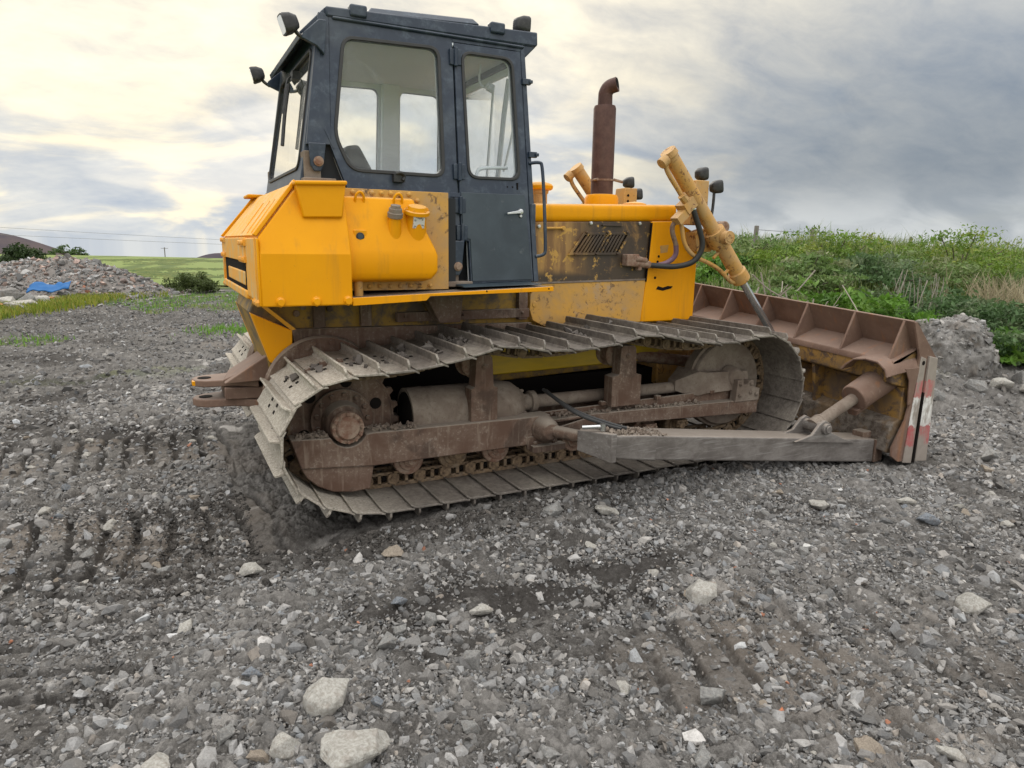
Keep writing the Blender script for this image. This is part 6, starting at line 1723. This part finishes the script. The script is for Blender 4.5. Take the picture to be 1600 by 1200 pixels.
# earth mound and rocks right of the blade
x, y = camp(1476, 9.2); me = mound_mesh()
o = rock('earth_mound', me, x, y, .72, (0, 0, 20), 'mound of grey earth and stones right of the blade', 'mound', .05); o.scale = (.52, .58, .66)
bpy.context.view_layer.update()
mv = np.array([o.matrix_world @ v.co for v in random.sample(list(me.vertices), 900)]); mv = mv[mv[:, 2] > float(gz(x, y)[0]) - .05]; n = len(mv)
tag(scatter('mound_stones', mv[:, 0], mv[:, 1], np.clip(np.exp(rng.normal(math.log(.022), .55, n)), .008, .09), stone_cols(n, .14, .40), 'stone', mid, 0, z=mv[:, 2]), 'loose stones lying over the earth mound', 'stones', kind='stuff')
for px, d, s, nm, lab in ((1440, 9.3, .22, 'slab', 'long pale slab on top left of the earth mound'), (1590, 8.6, .16, 'block', 'grey stone at the right edge below the bank'), (1600, 8.2, .22, 'long', 'long pale concrete piece at the right photo edge'), (1560, 8.3, .14, 'pale', 'pale stone between the earth mound and the right edge'), (1520, 8.2, .15, 'grey', 'grey stone at the right foot of the earth mound'), (1460, 7.9, .15, 'grey', 'grey boulder close to the blade end')):
    x, y = camp(px, d); rock('rock', RK[nm], x, y, s, (random.uniform(-10, 10), random.uniform(-10, 10), random.uniform(0, 360)), lab, lift=2.15 if 'top left' in lab else .35)
# fence on the bank
posts = []
for px, d, lab in ((1165, 15.0, 'fence post just right of the lift cylinder'), (1254, 16.6, 'leftmost post seen above the yellow weed'), (1344, 21.0, 'dark fence post in the middle of the bank'), (1409, 24.0, 'fence post right of the middle one')):
    x, y = camp(px, d); zt_ = {1165: 2.30, 1254: 2.30, 1344: 2.28, 1409: 2.27}[px]; zb_ = float(coarse(np.array([x]), np.array([y]))[0]) - .2
    mb = MB(); mb.lathe((x, y, zb_), (random.gauss(0, .02), 0, 1), [(0, .05), (zt_ - zb_ - .01, .048), (zt_ - zb_, .04)], 12)
    tag(mb.build('fence_post', 'weathered_post_wood'), 'weathered wooden ' + lab, 'fence post', 'fence posts along the bank'); posts.append((x, y, zt_))
for dz in (.08, .30):
    mb = MB()
    for a, b in zip(posts, posts[1:]): mb.tube([(a[0], a[1], a[2] - dz), ((a[0] + b[0]) / 2, (a[1] + b[1]) / 2, (a[2] + b[2]) / 2 - dz - .02), (b[0], b[1], b[2] - dz)], .006, 5)
    tag(mb.build('fence_wire', 'galvanised_wire'), ('upper' if dz < .2 else 'lower') + ' strand of fence wire between the posts on the bank', 'fence wire')
# left: grass strip along the heap and tufts on the track
n = 30000; pxs = rng.uniform(-60, 260, n); d = 15.5 + 8.5 * rng.random(n)
lim = np.interp(pxs, [-60, 0, 100, 170, 250], [16.2, 17.0, 19.5, 22.0, 24.5])
m = (np.abs(d - lim - .3) < 1.15 + .35 * rng.normal(size=n)); pxs, d = pxs[m], d[m]; n = len(d)
k = (pxs - 800) / 1076.9 * (math.cos(PITCH) + .37 / d); x = CAM.x + d * (math.sin(YAW) + k * math.cos(YAW)); y = CAM.y + d * (math.cos(YAW) - k * math.sin(YAW))
base = np.array([(.26, .27, .035), (.20, .25, .03), (.30, .28, .07), (.13, .20, .025)])
co, f, cl = blades(x, y, coarse(x, y), .10 + .16 * rng.random(n), .02 + .012 * rng.random(n), base[rng.integers(0, 4, n)] * (.8 + .4 * rng.random((n, 1))), .5)
tag(np_mesh('verge_grass', co, f, cl, 'leaf'), 'yellowish grass verge along the foot of the rubble heap', 'grass', kind='stuff')
n = 9000; X, Y = wedge(n, 13.5, 29, -38, -8); q = vnoise(X / 2.2, Y / 2.2, 85) + .5 * vnoise(X / .5, Y / .5, 86) + .28 * smst(np.hypot(X - CAM.x, Y - CAM.y), 14, 26); m = q > .36; X, Y = X[m], Y[m]
x2, y2 = camp(350, 14.6); X = np.concatenate([X, x2 + rng.normal(0, .35, 450)]); Y = np.concatenate([Y, y2 + rng.normal(0, .55, 450)]); n = len(X)
co, f, cl = blades(X, Y, coarse(X, Y) - .02, .06 + .12 * rng.random(n), .016 + .010 * rng.random(n), G_FRESH[rng.integers(0, 4, n)] * (1.0 + .5 * rng.random((n, 1))), .5)
tag(np_mesh('grass_tufts', co, f, cl, 'leaf'), 'patches of short green grass on the trodden ground behind the machine', 'grass', kind='stuff')
x, y = camp(40, 28.5); make_bush('round_bush', x, y, .38, 1.75, 1.25, 4200, G_BUSH, .07, 'dark round bush behind the left end of the rubble heap', 'bush', stems=7)
x, y = camp(298, 25.5); make_bush('low_bush', x, y, -.02, 1.7, .80, 3200, G_BUSH * 1.5 + np.array([.02, .01, .0]), .05, 'low olive bush between the rubble heap and the field', 'bush', stems=7)
x, y = camp(318, 26.0); make_bush('low_bush', x, y, -.02, .9, .45, 1300, G_BUSH * 1.5 + np.array([.02, .01, .0]), .05, 'smaller olive bush touching the low bush on its right', 'bush', stems=5)


def far_tree(px, d, w, h, n, lab):
    x, y = camp(px, d); m = 26; c = np.stack([rng.uniform(-.5, .5, m) * w, rng.uniform(-.5, .5, m) * w, np.zeros(m)], -1); c[:, 2] = h * (.45 + .5 * rng.random(m)) * (1 - .5 * (c[:, 0] / w * 2) ** 2)
    root = bpy.data.objects.new('far_tree', None); COL.objects.link(root); root.location = (x, y, -2.0); tag(root, lab, 'tree', 'sparse trees beyond the field')
    co, f, cl = leaves(n, c, np.array([w * .07, w * .07, h * .035]), .20, G_BUSH * 1.8); np_mesh('crown', co, f, cl, 'leaf', smooth=False, parent=root)
    mb = MB(); mb.tube([(0, 0, -.5), (0, 0, h * .3), (.1, 0, h * .5)], .16, 6)
    for k in range(8): q = c[k]; mb.tube([(0, 0, h * .3), tuple(q * .6 + np.array([0, 0, h * .12])), tuple(q)], .06, 5)
    t = mb.build('trunk', 'bark', None); t.parent = root


far_tree(96, 125, 4.6, 2.6, 700, 'sparse flat topped tree on the skyline beyond the field')
far_tree(119, 122, 2.6, 2.35, 450, 'smaller brown tinted tree right of the flat topped one')
# power line
x, y = camp(254, 150); mb = MB(); mb.cyl((x, y, -4), (x, y, .15), .09, n=8); mb.box(x - .7, x + .7, y - .05, y + .05, -.1, -.02)
tag(mb.build('utility_pole', 'weathered_post_wood'), 'distant wooden pole with crossarm rising above the field crest', 'utility pole')
for z0, z1, lab in ((3.6, 1.6, 'upper thin power line crossing the sky at the left'), (2.5, 1.0, 'lower thin power line crossing the sky at the left')):
    a = camp(-120, 95); b = camp(420, 110); mb = MB(); mb.tube([(a[0], a[1], z0), ((a[0] + b[0]) / 2, (a[1] + b[1]) / 2, (z0 + z1) / 2 - .1), (b[0], b[1], z1)], .022, 5); tag(mb.build('power_line', 'galvanised_wire'), lab, 'power line')
